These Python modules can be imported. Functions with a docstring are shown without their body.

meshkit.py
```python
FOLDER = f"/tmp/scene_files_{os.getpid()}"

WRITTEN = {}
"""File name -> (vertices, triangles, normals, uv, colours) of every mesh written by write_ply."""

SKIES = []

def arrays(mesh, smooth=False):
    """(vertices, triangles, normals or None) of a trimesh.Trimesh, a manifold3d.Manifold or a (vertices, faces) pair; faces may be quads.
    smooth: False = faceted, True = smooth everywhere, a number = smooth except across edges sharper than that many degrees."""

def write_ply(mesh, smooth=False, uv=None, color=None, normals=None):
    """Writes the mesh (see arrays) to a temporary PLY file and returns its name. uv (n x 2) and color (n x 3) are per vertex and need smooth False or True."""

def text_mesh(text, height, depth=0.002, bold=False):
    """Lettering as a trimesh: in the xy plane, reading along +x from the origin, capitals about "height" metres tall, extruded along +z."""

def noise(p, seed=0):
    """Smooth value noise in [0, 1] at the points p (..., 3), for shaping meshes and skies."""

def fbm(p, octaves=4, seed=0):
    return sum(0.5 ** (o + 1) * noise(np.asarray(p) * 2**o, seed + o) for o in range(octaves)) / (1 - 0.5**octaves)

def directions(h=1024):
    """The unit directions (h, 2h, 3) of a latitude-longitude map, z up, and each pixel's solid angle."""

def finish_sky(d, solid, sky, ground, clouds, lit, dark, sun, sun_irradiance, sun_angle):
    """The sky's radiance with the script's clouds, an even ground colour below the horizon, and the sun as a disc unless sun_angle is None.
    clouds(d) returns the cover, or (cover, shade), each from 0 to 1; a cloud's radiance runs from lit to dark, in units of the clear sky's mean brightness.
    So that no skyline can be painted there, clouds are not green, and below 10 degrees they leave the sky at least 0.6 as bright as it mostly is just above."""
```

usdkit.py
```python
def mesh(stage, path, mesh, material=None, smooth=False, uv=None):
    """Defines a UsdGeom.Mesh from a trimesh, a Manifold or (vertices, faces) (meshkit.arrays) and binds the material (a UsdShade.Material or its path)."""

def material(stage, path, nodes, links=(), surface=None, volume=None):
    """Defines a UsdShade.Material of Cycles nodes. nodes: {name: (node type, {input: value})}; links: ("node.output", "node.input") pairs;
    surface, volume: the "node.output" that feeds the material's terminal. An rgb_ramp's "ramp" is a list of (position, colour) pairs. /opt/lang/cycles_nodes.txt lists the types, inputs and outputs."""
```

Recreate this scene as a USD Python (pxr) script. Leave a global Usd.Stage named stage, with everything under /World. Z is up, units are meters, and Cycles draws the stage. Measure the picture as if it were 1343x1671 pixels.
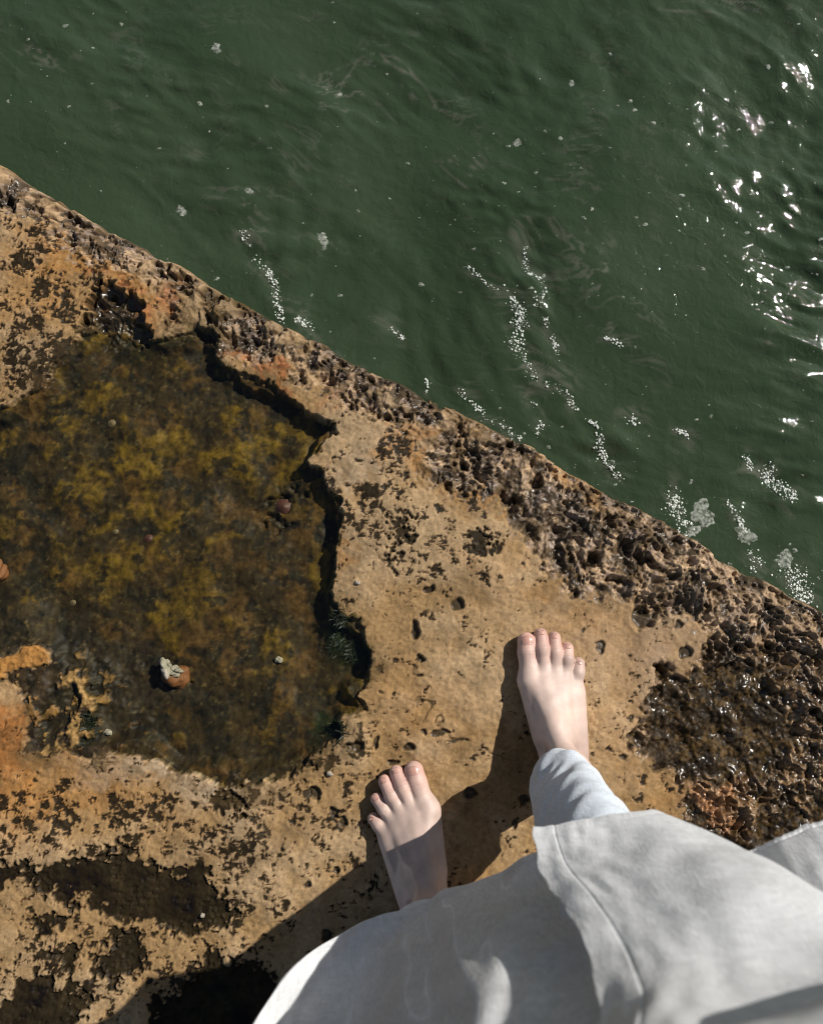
import math, random
from concurrent.futures import ThreadPoolExecutor
import numpy as np, trimesh, usdkit
from scipy import ndimage
from scipy.spatial import cKDTree
from scipy.interpolate import RectBivariateSpline, PchipInterpolator
from PIL import Image, ImageDraw
from pxr import Usd, UsdGeom, UsdLux, UsdShade, Gf, Sdf, Vt

stage = Usd.Stage.CreateInMemory()
UsdGeom.SetStageUpAxis(stage, "Z"); UsdGeom.SetStageMetersPerUnit(stage, 1.0)
UsdGeom.Xform.Define(stage, "/World"); UsdGeom.Scope.Define(stage, "/World/Looks")
rnd = random.Random(7); rng = np.random.default_rng(7)

# ---------------------------------------------------------------- camera, sky, sun, exposure
W, H, FOC = 1343.0, 1671.0, 1300.0            # the photograph's size and its focal length in pixels
CAM = np.array([0.0, 0.0, 1.17]); TILT = math.radians(8.0)
cam = UsdGeom.Camera.Define(stage, "/World/camera")
cam.CreateFocalLengthAttr(26.0); cam.CreateHorizontalApertureAttr(26.0 * W / FOC)
cam.CreateFStopAttr(5.0); cam.CreateFocusDistanceAttr(1.2)
cam.CreateClippingRangeAttr(Gf.Vec2f(0.02, 500.0))
cam.CreateExposureAttr(0.12)
cam.AddTransformOp().Set(Gf.Matrix4d().SetRotate(Gf.Rotation(Gf.Vec3d(1, 0, 0), math.degrees(TILT))) * Gf.Matrix4d().SetTranslate(Gf.Vec3d(*CAM)))
ELEV = math.radians(38.0); AZ = math.atan2(0.84, 0.543)   # azimuth from +y towards +x
SUN = np.array([math.sin(AZ) * math.cos(ELEV), math.cos(AZ) * math.cos(ELEV), math.sin(ELEV)])
sky = UsdLux.DomeLight.Define(stage, "/World/sky")
skymat = usdkit.material(stage, "/World/Looks/sky_light", {
    "s": ("sky_texture", {"sky_type": "single_scattering", "sun_disc": False, "sun_elevation": ELEV, "sun_rotation": AZ, "aerosol_density": 1.0}),
    "b": ("background_shader", {"strength": 0.05})}, [("s.color", "b.color")], surface="b.background")
UsdShade.MaterialBindingAPI.Apply(sky.GetPrim()).Bind(skymat)
sky.GetPrim().SetCustomDataByKey("kind", "structure")
sun = UsdLux.DistantLight.Define(stage, "/World/sun")
sun.CreateIntensityAttr(1.25); sun.CreateAngleAttr(0.5); sun.CreateColorAttr(Gf.Vec3f(1.0, 0.95, 0.885)); sun.CreateNormalizeAttr(True)
sun.AddTransformOp().Set(Gf.Matrix4d().SetRotate(Gf.Rotation(Gf.Vec3d(0, 0, 1), Gf.Vec3d(*SUN))))

# ---------------------------------------------------------------- helpers
ct, st = math.cos(TILT), math.sin(TILT)
def at(px, py, z=0.0):
    """The point of the place at height z that the photograph shows at a pixel."""
    px, py, z = np.broadcast_arrays(np.asarray(px, float), np.asarray(py, float), np.asarray(z, float))
    dx, dy, dz = (px - W / 2) / FOC, -(py - H / 2) / FOC, -1.0
    wy, wz = dy * ct - dz * st, dy * st + dz * ct
    k = (z - CAM[2]) / wz
    return np.stack([CAM[0] + dx * k, CAM[1] + wy * k, z], -1)
def seen(p):
    q = np.asarray(p, float) - CAM
    y, z = q[..., 1] * ct + q[..., 2] * st, -q[..., 1] * st + q[..., 2] * ct
    return W / 2 + FOC * q[..., 0] / -z, H / 2 - FOC * y / -z

_lat, _pool = {}, ThreadPoolExecutor(8)
def n2(x, y, size, seed=0):
    """Smooth noise, about -1..1, features of the given size in metres."""
    if seed not in _lat:
        _lat[seed] = ndimage.spline_filter(np.random.default_rng(seed + 1000).uniform(-1, 1, (256, 256)), order=3, mode="grid-wrap")
    sh = np.shape(x)
    c, s = math.cos(seed * 1.3), math.sin(seed * 1.3)
    x, y = np.broadcast_arrays(x, y); x, y = np.ravel(x), np.ravel(y)
    p, q = (x * c - y * s) / size + 37.3, (x * s + y * c) / size + 11.7
    def some(i):
        return ndimage.map_coordinates(_lat[seed], [p[i], q[i]], order=3, mode="grid-wrap", prefilter=False)
    if len(p) < 20000: return some(slice(None)).reshape(sh) * 1.4
    cuts = np.linspace(0, len(p), 9).astype(int)
    return np.concatenate(list(_pool.map(some, [slice(a, b) for a, b in zip(cuts[:-1], cuts[1:])]))).reshape(sh) * 1.4
def fb(x, y, size, octaves=4, seed=0, gain=0.5):
    o, a, t = 0, 1.0, 0
    for k in range(octaves):
        o = o + a * n2(x, y, size / 2**k, seed + k); t += a * a; a *= gain
    return o / math.sqrt(t)
def worley(x, y, cell, seed=0):
    """Distances to the two nearest scattered points, in cells, and a random number for the nearest."""
    g = np.random.default_rng(seed + 5); x, y = np.mod(x + 0.85, 1.7), np.mod(y + 0.8, 1.6)
    lo, hi = [x.min() - 2 * cell, y.min() - 2 * cell], [x.max() + 2 * cell, y.max() + 2 * cell]
    nx, ny = int((hi[0] - lo[0]) / cell) + 1, int((hi[1] - lo[1]) / cell) + 1
    gx, gy = np.meshgrid(np.arange(nx), np.arange(ny), indexing="ij")
    p = np.stack([lo[0] + (gx + g.uniform(0, 1, gx.shape)) * cell, lo[1] + (gy + g.uniform(0, 1, gy.shape)) * cell], -1).reshape(-1, 2)
    r = g.uniform(0, 1, len(p))
    d, i = cKDTree(p).query(np.stack([x, y], -1), k=2, workers=-1)
    return d[:, 0] / cell, d[:, 1] / cell, r[i[:, 0]]
def step(x, a, b):
    t = np.clip((x - a) / (b - a), 0, 1); return t * t * (3 - 2 * t)
def lerp(a, b, t):
    return a + (b - a) * t

def primvar(m, name, values, kind="color"):
    pv = UsdGeom.PrimvarsAPI(m)
    if kind == "color":
        pv.CreatePrimvar(name, Sdf.ValueTypeNames.Color3fArray, "vertex").Set(Vt.Vec3fArray.FromNumpy(np.ascontiguousarray(values, np.float32)))
    else:
        pv.CreatePrimvar(name, Sdf.ValueTypeNames.FloatArray, "vertex").Set(Vt.FloatArray.FromNumpy(np.ascontiguousarray(values, np.float32)))
used = {}
def free(path):
    n = used.get(path, 0); used[path] = n + 1
    return path if n == 0 else f"{path}_{n:03d}"
def tag(prim, label=None, category=None, group=None, kind=None):
    prim = prim.GetPrim() if hasattr(prim, "GetPrim") else prim
    for k, v in (("label", label), ("category", category), ("group", group), ("kind", kind)):
        if v: prim.SetCustomDataByKey(k, v)
    return prim
def obj(name, mesh, mat, parent=None, smooth=True):
    p = free((str(parent.GetPath()) if parent else "/World") + "/" + name)
    return usdkit.mesh(stage, p, mesh, mat, smooth=smooth).GetPrim()
def thing(name, label, category, group=None, loc=(0, 0, 0)):
    x = UsdGeom.Xform.Define(stage, free("/World/" + name))
    if any(loc): x.AddTranslateOp().Set(Gf.Vec3d(*loc))
    return tag(x, label, category, group)
def grid_faces(n, m):
    i = np.arange(n * m).reshape(n, m)
    return np.stack([i[:-1, :-1].ravel(), i[1:, :-1].ravel(), i[1:, 1:].ravel(), i[:-1, 1:].ravel()], -1)
def tris(q):
    return np.vstack([q[:, [0, 1, 2]], q[:, [0, 2, 3]]])

# ---------------------------------------------------------------- materials
def principled(name, color, rough, **kw):
    return usdkit.material(stage, f"/World/Looks/{name}", {"p": ("principled_bsdf", {"base_color": color, "roughness": rough, **kw})}, surface="p.BSDF")
M_ROCK = usdkit.material(stage, "/World/Looks/rock", {
    "c": ("attribute", {"attribute": "tint"}), "w": ("attribute", {"attribute": "rough"}), "sp": ("map_range", {"from_min": 0.25, "from_max": 0.62, "to_min": 0.55, "to_max": 0.10, "clamp": True}),
    "g": ("geometry", {}), "n": ("noise_texture", {"scale": 900.0, "detail": 3.0, "roughness": 0.6}),
    "n2": ("noise_texture", {"scale": 240.0, "detail": 4.0, "roughness": 0.65}),
    "r": ("map_range", {"from_min": 0.25, "from_max": 0.75, "to_min": 0.72, "to_max": 1.28}),
    "r2": ("map_range", {"from_min": 0.25, "from_max": 0.75, "to_min": 0.78, "to_max": 1.22}),
    "mm": ("math", {"math_type": "multiply"}),
    "v": ("vector_math", {"math_type": "scale"}),
    "b": ("bump", {"strength": 0.4, "distance": 0.0010}),
    "p": ("principled_bsdf", {"specular_ior_level": 0.5})},
    [("g.position", "n.vector"), ("g.position", "n2.vector"), ("n.fac", "r.value"), ("n2.fac", "r2.value"), ("r.result", "mm.value1"), ("r2.result", "mm.value2"),
     ("c.color", "v.vector1"), ("mm.value", "v.scale"), ("v.vector", "p.base_color"), ("w.fac", "p.roughness"), ("w.fac", "sp.value"), ("sp.result", "p.specular_ior_level"), ("n2.fac", "b.height"), ("b.normal", "p.normal")], surface="p.BSDF")
M_SEA = usdkit.material(stage, "/World/Looks/sea_water", {
    "g": ("geometry", {}), "n": ("noise_texture", {"scale": 38.0, "detail": 3.0, "roughness": 0.55, "distortion": 0.6}),
    "n3": ("noise_texture", {"scale": 2.2, "detail": 3.0}),
    "c": ("rgb_ramp", {"ramp": [(0.3, (0.0255, 0.0425, 0.0205)), (0.7, (0.036, 0.056, 0.029))]}),
    "b": ("bump", {"strength": 0.46, "distance": 0.006}), "fa": ("attribute", {"attribute": "film"}), "fm": ("math", {"math_type": "multiply", "value2": 0.46}),  # film mask: foam trails plus sky reflection painted into the water colour
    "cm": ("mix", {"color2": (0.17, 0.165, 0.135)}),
    "p": ("principled_bsdf", {"roughness": 0.03, "ior": 1.33})},
    [("g.position", "n.vector"), ("g.position", "n3.vector"), ("n3.fac", "c.fac"), ("fa.fac", "fm.value1"), ("fm.value", "cm.fac"), ("c.color", "cm.color1"), ("cm.color", "p.base_color"), ("n.fac", "b.height"), ("b.normal", "p.normal")], surface="p.BSDF")
M_POOL = usdkit.material(stage, "/World/Looks/pool_water", {
    "g": ("geometry", {}), "n": ("noise_texture", {"scale": 14.0, "detail": 2.0}), "b": ("bump", {"strength": 0.15, "distance": 0.003}),
    "f": ("layer_weight", {"blend": 0.5}), "fp": ("math", {"math_type": "power", "value2": 5.0}), "fm": ("math", {"math_type": "multiply_add", "value2": 0.95, "value3": 0.02}), "t": ("transparent_bsdf", {"color": (0.93, 0.95, 0.88)}), "s": ("glossy_bsdf", {"color": (1, 1, 1), "roughness": 0.02}),
    "m": ("mix_closure", {})},
    [("g.position", "n.vector"), ("n.fac", "b.height"), ("b.normal", "f.normal"), ("b.normal", "s.normal"), ("f.facing", "fp.value1"), ("fp.value", "fm.value1"), ("fm.value", "m.fac"), ("t.BSDF", "m.closure1"), ("s.BSDF", "m.closure2")], surface="m.closure")
M_FOAM = usdkit.material(stage, "/World/Looks/foam", {
    "g": ("geometry", {}), "v": ("voronoi_texture", {"scale": 480.0}), "r": ("rgb_ramp", {"ramp": [(0.0, (0.60, 0.62, 0.55)), (0.5, (0.38, 0.41, 0.35)), (1.0, (0.2, 0.23, 0.18))]}),
    "b": ("bump", {"strength": 0.6, "distance": 0.002, "invert": True}),
    "p": ("principled_bsdf", {"roughness": 0.35, "ior": 1.33}), "t": ("transparent_bsdf", {}), "nn": ("noise_texture", {"scale": 160.0, "detail": 3.0}), "tr": ("map_range", {"from_min": 0.35, "from_max": 0.65, "to_min": 0.15, "to_max": 0.85}), "x": ("mix_closure", {})},
    [("g.position", "v.vector"), ("v.distance", "r.fac"), ("r.color", "p.base_color"), ("v.distance", "b.height"), ("b.normal", "p.normal"), ("g.position", "nn.vector"), ("nn.fac", "tr.value"), ("tr.result", "x.fac"), ("p.BSDF", "x.closure1"), ("t.BSDF", "x.closure2")], surface="x.closure")
M_BUBBLE = principled("bubble", (0.62, 0.66, 0.6), 0.12, ior=1.4)
M_SKIN = usdkit.material(stage, "/World/Looks/skin", {
    "c": ("attribute", {"attribute": "tint"}), "g": ("geometry", {}), "n": ("noise_texture", {"scale": 120.0, "detail": 4.0, "roughness": 0.6}),
    "w": ("voronoi_texture", {"scale": 900.0}),
    "r": ("map_range", {"from_min": 0.3, "from_max": 0.7, "to_min": 0.93, "to_max": 1.06}), "v": ("vector_math", {"math_type": "scale"}),
    "b": ("bump", {"strength": 0.25, "distance": 0.0005}),
    "p": ("principled_bsdf", {"roughness": 0.5, "subsurface_weight": 0.0, "subsurface_scale": 0.004, "subsurface_radius": (1.0, 0.4, 0.25), "specular_ior_level": 0.4})},
    [("g.position", "n.vector"), ("g.position", "w.vector"), ("n.fac", "r.value"), ("c.color", "v.vector1"), ("r.result", "v.scale"), ("v.vector", "p.base_color"), ("w.distance", "b.height"), ("b.normal", "p.normal")], surface="p.BSDF")
M_NAIL = principled("nail", (0.50, 0.275, 0.22), 0.3, subsurface_weight=0.2, subsurface_scale=0.002)
def cloth(name, color, thin):
    return usdkit.material(stage, f"/World/Looks/{name}", {
        "g": ("geometry", {}), "ma": ("mapping", {"rotation": (0, 0, 0.45), "scale": (1500.0, 90.0, 200.0)}), "mb": ("mapping", {"rotation": (0, 0, 0.45), "scale": (90.0, 1500.0, 200.0)}),
        "n": ("noise_texture", {"scale": 0.55, "detail": 2.0, "roughness": 0.6}), "n2": ("noise_texture", {"scale": 0.55, "detail": 2.0, "roughness": 0.6}), "n4": ("noise_texture", {"scale": 30.0, "detail": 4.0}),
        "a": ("math", {"math_type": "add"}), "r": ("map_range", {"from_min": 0.7, "from_max": 1.3, "to_min": 0.86, "to_max": 1.10}), "r2": ("map_range", {"from_min": 0.3, "from_max": 0.7, "to_min": 0.95, "to_max": 1.04}),
        "mm": ("math", {"math_type": "multiply"}), "v": ("vector_math", {"math_type": "scale", "vector1": color}),
        "b": ("bump", {"strength": 0.55, "distance": 0.0009}), "b2": ("bump", {"strength": 0.35, "distance": 0.003}),
        "d": ("principled_bsdf", {"roughness": 0.9, "specular_ior_level": 0.08, "sheen_weight": 0.15}), "t": ("translucent_bsdf", {}), "x": ("mix_closure", {"fac": thin})},
        [("g.position", "ma.vector"), ("g.position", "mb.vector"), ("ma.vector", "n.vector"), ("mb.vector", "n2.vector"), ("g.position", "n4.vector"), ("n.fac", "a.value1"), ("n2.fac", "a.value2"), ("a.value", "r.value"), ("n4.fac", "r2.value"),
         ("r.result", "mm.value1"), ("r2.result", "mm.value2"), ("mm.value", "v.scale"), ("v.vector", "d.base_color"), ("v.vector", "t.color"), ("n4.fac", "b2.height"), ("b2.normal", "b.normal"), ("a.value", "b.height"), ("b.normal", "d.normal"),
         ("d.BSDF", "x.closure1"), ("t.BSDF", "x.closure2")], surface="x.closure")
M_SHIRT = cloth("shirt_linen", (0.83, 0.84, 0.85), 0.36)
M_TROUSER = cloth("trouser_linen", (0.79, 0.86, 0.93), 0.26)
M_THREAD = principled("thread", (0.62, 0.62, 0.60), 0.8)
M_HAIR = principled("hair", (0.06, 0.035, 0.02), 0.5)
M_EYE = principled("eye", (0.5, 0.5, 0.48), 0.2)
M_SHELL = principled("shell", (0.13, 0.092, 0.042), 0.7)
M_WHITE = principled("white_stone", (0.30, 0.265, 0.21), 0.65)
M_RED = principled("red_stone", (0.075, 0.026, 0.015), 0.6)
M_RUST = principled("rust_stone", (0.17, 0.062, 0.016), 0.7)
M_ALGA = principled("green_alga", (0.010, 0.016, 0.003), 0.5)

# ---------------------------------------------------------------- the rock ledge: one sheet of ground with its cliff
EDGE = [(0, 272), (29, 291), (71, 314), (96, 329), (125, 350), (144, 358), (160, 375), (179, 379), (208, 389), (233, 406), (250, 418), (283, 429), (317, 452), (350, 473), (375, 483), (413, 506),
        (450, 527), (492, 548), (521, 558), (560, 585), (600, 603), (663, 629), (693, 649), (729, 665), (784, 692), (830, 718), (876, 740), (916, 762), (957, 785), (992, 806), (1033, 824), (1083, 852),
        (1144, 887), (1195, 925), (1235, 943), (1271, 958), (1306, 983), (1343, 999)]
e = at([p[0] for p in EDGE], [p[1] for p in EDGE], -0.012)[:, :2]
U = e[-1] - e[0]; U /= np.linalg.norm(U); V = np.array([-U[1], U[0]])
eu, ev = e @ U, e @ V
def edge_distance(x, y):
    """Metres beyond the ledge's edge, towards the sea."""
    u, v = x * U[0] + y * U[1], x * V[0] + y * V[1]
    ve = np.interp(u, eu, ev)
    far = np.clip(np.maximum(u - eu[-1], eu[0] - u), 0, None)
    ve = ve + 0.02 * np.sin(u * 9.0) * step(far, 0, 0.3) + 0.15 * np.sin(u * 1.7 + 1) * step(far, 0.2, 1.5)
    return v - ve

FINE = 0.0015
def axis(a, b):
    inner = list(np.arange(a, b, FINE)); out = [inner]
    for s, x0 in ((-1, inner[0]), (1, inner[-1])):
        x, h, l = x0, FINE, []
        while abs(x - x0) < 25:
            h = min(h * 1.06, 0.02) if abs(x - x0) < 0.6 else h * 1.35
            x += s * h; l.append(x)
        out.append(l)
    return np.array(out[1][::-1] + inner + out[2])
xs, ys = axis(-0.70, 0.70), axis(-0.60, 0.66)
X, Y = np.meshgrid(xs, ys, indexing="ij")
D = edge_distance(X, Y)
keep = D < 0.10
quad = keep[:-1, :-1] & keep[1:, :-1] & keep[1:, 1:] & keep[:-1, 1:]
node = np.arange(X.size).reshape(X.shape)
Q = np.stack([node[:-1, :-1][quad], node[1:, :-1][quad], node[1:, 1:][quad], node[:-1, 1:][quad]], -1)
need = np.unique(Q)
remap = np.full(X.size, -1); remap[need] = np.arange(len(need)); Q = remap[Q]
x, y, d = X.ravel()[need], Y.ravel()[need], D.ravel()[need]
px, py = seen(np.stack([x, y, 0 * x], -1))

# traced outlines, as signed distances (photograph pixels, about 0.9 mm of rock each)
X0, Y0, S = -320, 200, 2
def outline(pts, blur=0):
    w, h = int((1343 + 640) / S), int((1671 + 320 - Y0) / S)
    im = Image.new("L", (w, h)); dr = ImageDraw.Draw(im)
    for poly in (pts if isinstance(pts[0], list) else [pts]):
        dr.polygon([((a - X0) / S, (b - Y0) / S) for a, b in poly], fill=255)
    on = np.asarray(im) > 127
    sd = (ndimage.distance_transform_edt(on) - ndimage.distance_transform_edt(~on)) * S
    return sd
wob = (7 * n2(x, y, 0.035, 1) + 4.5 * n2(x, y, 0.012, 2) + 2.2 * n2(x, y, 0.005, 3), 7 * n2(x, y, 0.035, 4) + 4.5 * n2(x, y, 0.012, 5) + 2.2 * n2(x, y, 0.005, 6))
def sd(pts, warp=1.0):
    return ndimage.map_coordinates(outline(pts), [np.clip((py + warp * wob[1] - Y0) / S, -1e5, 1e5), np.clip((px + warp * wob[0] - X0) / S, -1e5, 1e5)], order=1, mode="nearest")
wob_low = (9 * n2(x, y, 0.05, 7), 9 * n2(x, y, 0.05, 8))
def sd_soft(pts):
    return ndimage.map_coordinates(outline(pts), [np.clip((py + wob_low[1] - Y0) / S, -1e5, 1e5), np.clip((px + wob_low[0] - X0) / S, -1e5, 1e5)], order=1, mode="nearest")
def spot(cx, cy, rx, ry=None, rot=0.0):
    """A soft blob, 1 at its centre."""
    ry = ry or rx; a, b = px + 2.5 * wob[0] - cx, py + 2.5 * wob[1] - cy
    c, s = math.cos(rot), math.sin(rot)
    return np.exp(-(((a * c + b * s) / rx) ** 2 + ((-a * s + b * c) / ry) ** 2))

PITTED = [[(-320, 60), (0, 250), (600, 560), (1343, 960), (1700, 1150), (1700, 1991), (1240, 1991), (1180, 1400), (1118, 1366), (1104, 1320), (1118, 1284), (1101, 1270), (1087, 1257), (1039, 1236), (1035, 1215),
           (1049, 1170), (1063, 1101), (1066, 1081), (1101, 1081), (1101, 1098), (1128, 1110), (1149, 1053), (1145, 1030), (1121, 1014), (1083, 1014), (1035, 1003), (1028, 974), (983, 984), (949, 967), (921, 960),
           (911, 943), (880, 930), (862, 900), (840, 870), (820, 845), (800, 824), (780, 817), (735, 810), (700, 795), (680, 768), (693, 730), (660, 700), (600, 680), (548, 655), (500, 612), (440, 600), (395, 598),
           (355, 590), (300, 556), (268, 540), (267, 510), (238, 477), (217, 450), (183, 437), (150, 420), (121, 406), (100, 385), (83, 360), (42, 356), (0, 347), (-320, 200)]]
HOLLOW = [(1066, 1085), (1100, 1085), (1128, 1125), (1180, 1080), (1240, 1090), (1290, 1150), (1300, 1230), (1270, 1280), (1200, 1300), (1170, 1270), (1110, 1262), (1060, 1240), (1045, 1215), (1058, 1165)]
HOLLOW2 = [(1108, 1316), (1150, 1300), (1160, 1345), (1200, 1380), (1230, 1340), (1290, 1320), (1400, 1300), (1500, 1400), (1400, 1500), (1200, 1480), (1130, 1370)]
POOL = [[(-320, 640), (-40, 655), (10, 665), (62, 635), (83, 594), (108, 568), (137, 548), (167, 535), (208, 542), (250, 556), (288, 548), (325, 530), (350, 545), (352, 585), (367, 606), (400, 612), (442, 627), (479, 648),
         (513, 673), (548, 703), (519, 727), (503, 756), (526, 773), (536, 802), (553, 818), (556, 860), (549, 894), (547, 935), (545, 977), (557, 1002), (584, 1010), (594, 1035), (606, 1081), (600, 1102), (574, 1134),
         (593, 1152), (594, 1166), (561, 1175), (554, 1208), (517, 1235), (471, 1270), (415, 1284), (362, 1292), (341, 1272), (286, 1263), (258, 1245), (208, 1235), (162, 1233), (148, 1240), (115, 1236), (78, 1231),
         (42, 1225), (46, 1180), (40, 1130), (20, 1110), (-40, 1115), (-320, 1150)]]
TONGUE = [(-60, 1085), (0, 1079), (40, 1058), (66, 1056), (76, 1078), (55, 1092), (28, 1092), (0, 1112), (-60, 1130)]
RIDGE = [[(92, 1108), (112, 1100), (134, 1102), (138, 1132), (148, 1148), (148, 1168), (142, 1200), (128, 1208), (116, 1214), (106, 1236), (98, 1236), (104, 1215), (112, 1206), (100, 1212), (78, 1234), (74, 1228),
          (92, 1208), (108, 1190), (112, 1172), (128, 1160), (132, 1142), (124, 1122), (112, 1114), (98, 1118)]]
DARK = [[(55, 1434), (78, 1411), (134, 1388), (194, 1392), (249, 1402), (295, 1420), (332, 1411), (344, 1452), (369, 1480), (383, 1517), (365, 1526), (355, 1512), (314, 1540), (277, 1522), (249, 1512), (208, 1508), (175, 1498),
         (148, 1485), (138, 1466), (115, 1480), (83, 1466)],
        [(180, 1522), (208, 1520), (231, 1549), (222, 1586), (189, 1614), (157, 1595), (162, 1572)],
        [(18, 1605), (65, 1586), (85, 1606), (120, 1591), (138, 1623), (143, 1700), (0, 1700), (-60, 1660), (10, 1640)],
        [(55, 1512), (88, 1498), (99, 1517), (78, 1540)], [(14, 1560), (32, 1557), (30, 1572), (16, 1574)], [(92, 1560), (128, 1552), (120, 1582), (96, 1576)],
        [(-80, 1420), (0, 1410), (50, 1395), (70, 1408), (30, 1440), (0, 1452), (-80, 1470)],
        [(254, 1628), (323, 1586), (342, 1549), (360, 1572), (402, 1568), (439, 1577), (457, 1605), (440, 1700), (240, 1700)],
        [(640, 824), (655, 822), (652, 850), (668, 866), (678, 872), (672, 890), (655, 885), (652, 905), (648, 928), (640, 915), (634, 870)],
        [(765, 868), (785, 866), (795, 890), (800, 908), (778, 906), (766, 890)], [(802, 884), (820, 882), (820, 900), (806, 904)],
        [(345, 1300), (360, 1294), (395, 1300), (398, 1315), (375, 1328), (352, 1322)], [(476, 1240), (492, 1226), (516, 1236), (512, 1258), (486, 1262)]]
BLOTCH = [(150, 490), (170, 468), (190, 478), (232, 480), (236, 505), (228, 545), (210, 560), (160, 560), (140, 525)]
PITS = [(697, 963, 8, 7), (748, 986, 12, 9), (676, 1031, 9, 14), (687, 1075, 8, 6), (1120, 1065, 8, 13), (577, 1221, 13, 10), (612, 1213, 6, 12), (540, 1328, 10, 8), (513, 1293, 12, 10), (690, 1187, 6, 5), (770, 1300, 10, 9),
        (850, 1305, 9, 8), (836, 1345, 7, 6), (1016, 1235, 8, 6), (533, 1527, 12, 12), (978, 1055, 6, 11), (545, 1420, 8, 6), (642, 1247, 9, 6), (664, 1220, 10, 7), (717, 1190, 16, 5), (745, 1207, 16, 4), (950, 1028, 4, 4),
        (1030, 1168, 4, 4), (1052, 1010, 22, 20), (1058, 985, 30, 22), (1107, 1022, 6, 6), (560, 1340, 7, 10), (500, 1440, 7, 5), (960, 780, 5, 5), (1145, 935, 20, 12), (910, 890, 22, 12), (850, 840, 16, 8), (1230, 1010, 22, 14)]

near = (np.abs(px - 671) < 1300) & (np.abs(py - 835) < 1400)
s_pit = sd(PITTED); s_pool = sd(POOL, 0.55); s_dark = sd(DARK, 1.0); s_hol = np.maximum(sd(HOLLOW, 2.0), sd(HOLLOW2, 2.0)); s_tong = sd(TONGUE, 0.7); s_ridge = sd(RIDGE, 0.7); s_blot = sd(BLOTCH, 1.6)
a_out = edge_distance(x, y)
s_pit = np.where(near, s_pit, np.where(a_out > -0.14, 20, -20)); s_pool = np.where(near, s_pool, -60)
s_dark = np.where(near, s_dark, -60); s_hol = np.where(near, s_hol, -60)

f6 = fb(x, y, 0.009, 3, 20, 0.6); f3 = fb(x, y, 0.0045, 2, 30); f25 = fb(x, y, 0.030, 4, 40); f90 = fb(x, y, 0.10, 3, 50); f250 = fb(x, y, 0.26, 2, 60)
ramp_edge = step(a_out, -0.10, 0.0)
z = 0.0035 * f90 + 0.0010 * f25 + 0.00035 * f3
# soft sandstone: colour
C = lerp(np.array([0.290, 0.182, 0.081]), np.array([0.370, 0.255, 0.139]), step(f90 + 0.5 * f25, -1.0, 1.0)[:, None]) * (1 - 0.22 * step(fb(x, y, 0.07, 4, 55, 0.6), 0.2, 1.1))[:, None]
C = C * (1 + 0.10 * f6 + 0.07 * f3)[:, None]
orange = np.clip(1.0 * spot(655, 715, 40, 22, 0.5) + 1.1 * spot(688, 738, 12, 26, -0.2) + 0.9 * spot(775, 820, 40, 10, 0.1) + 1.1 * spot(240, 500, 40, 34) + 1.0 * spot(190, 450, 70, 26, 0.5) + 0.8 * spot(90, 400, 70, 40) + 0.6 * spot(60, 480, 60, 40)
                 + 0.6 * spot(560, 900, 14, 50) + 0.35 * spot(700, 1150, 90, 60) + 0.3 * spot(1000, 1210, 60, 60) + 1.1 * spot(20, 1260, 70, 90) + 0.6 * spot(120, 1290, 60, 40) + 0.4 * spot(200, 1310, 90, 40) + 0.35 * spot(880, 970, 120, 30, 0.4)
                 + 0.5 * spot(1090, 1310, 40, 30) + 0.25 * spot(820, 1420, 90, 40), 0, 1)
C = lerp(C, np.array([0.33, 0.15, 0.035]) * (1 + 0.2 * f6[:, None]), (0.66 * orange)[:, None])
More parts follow.
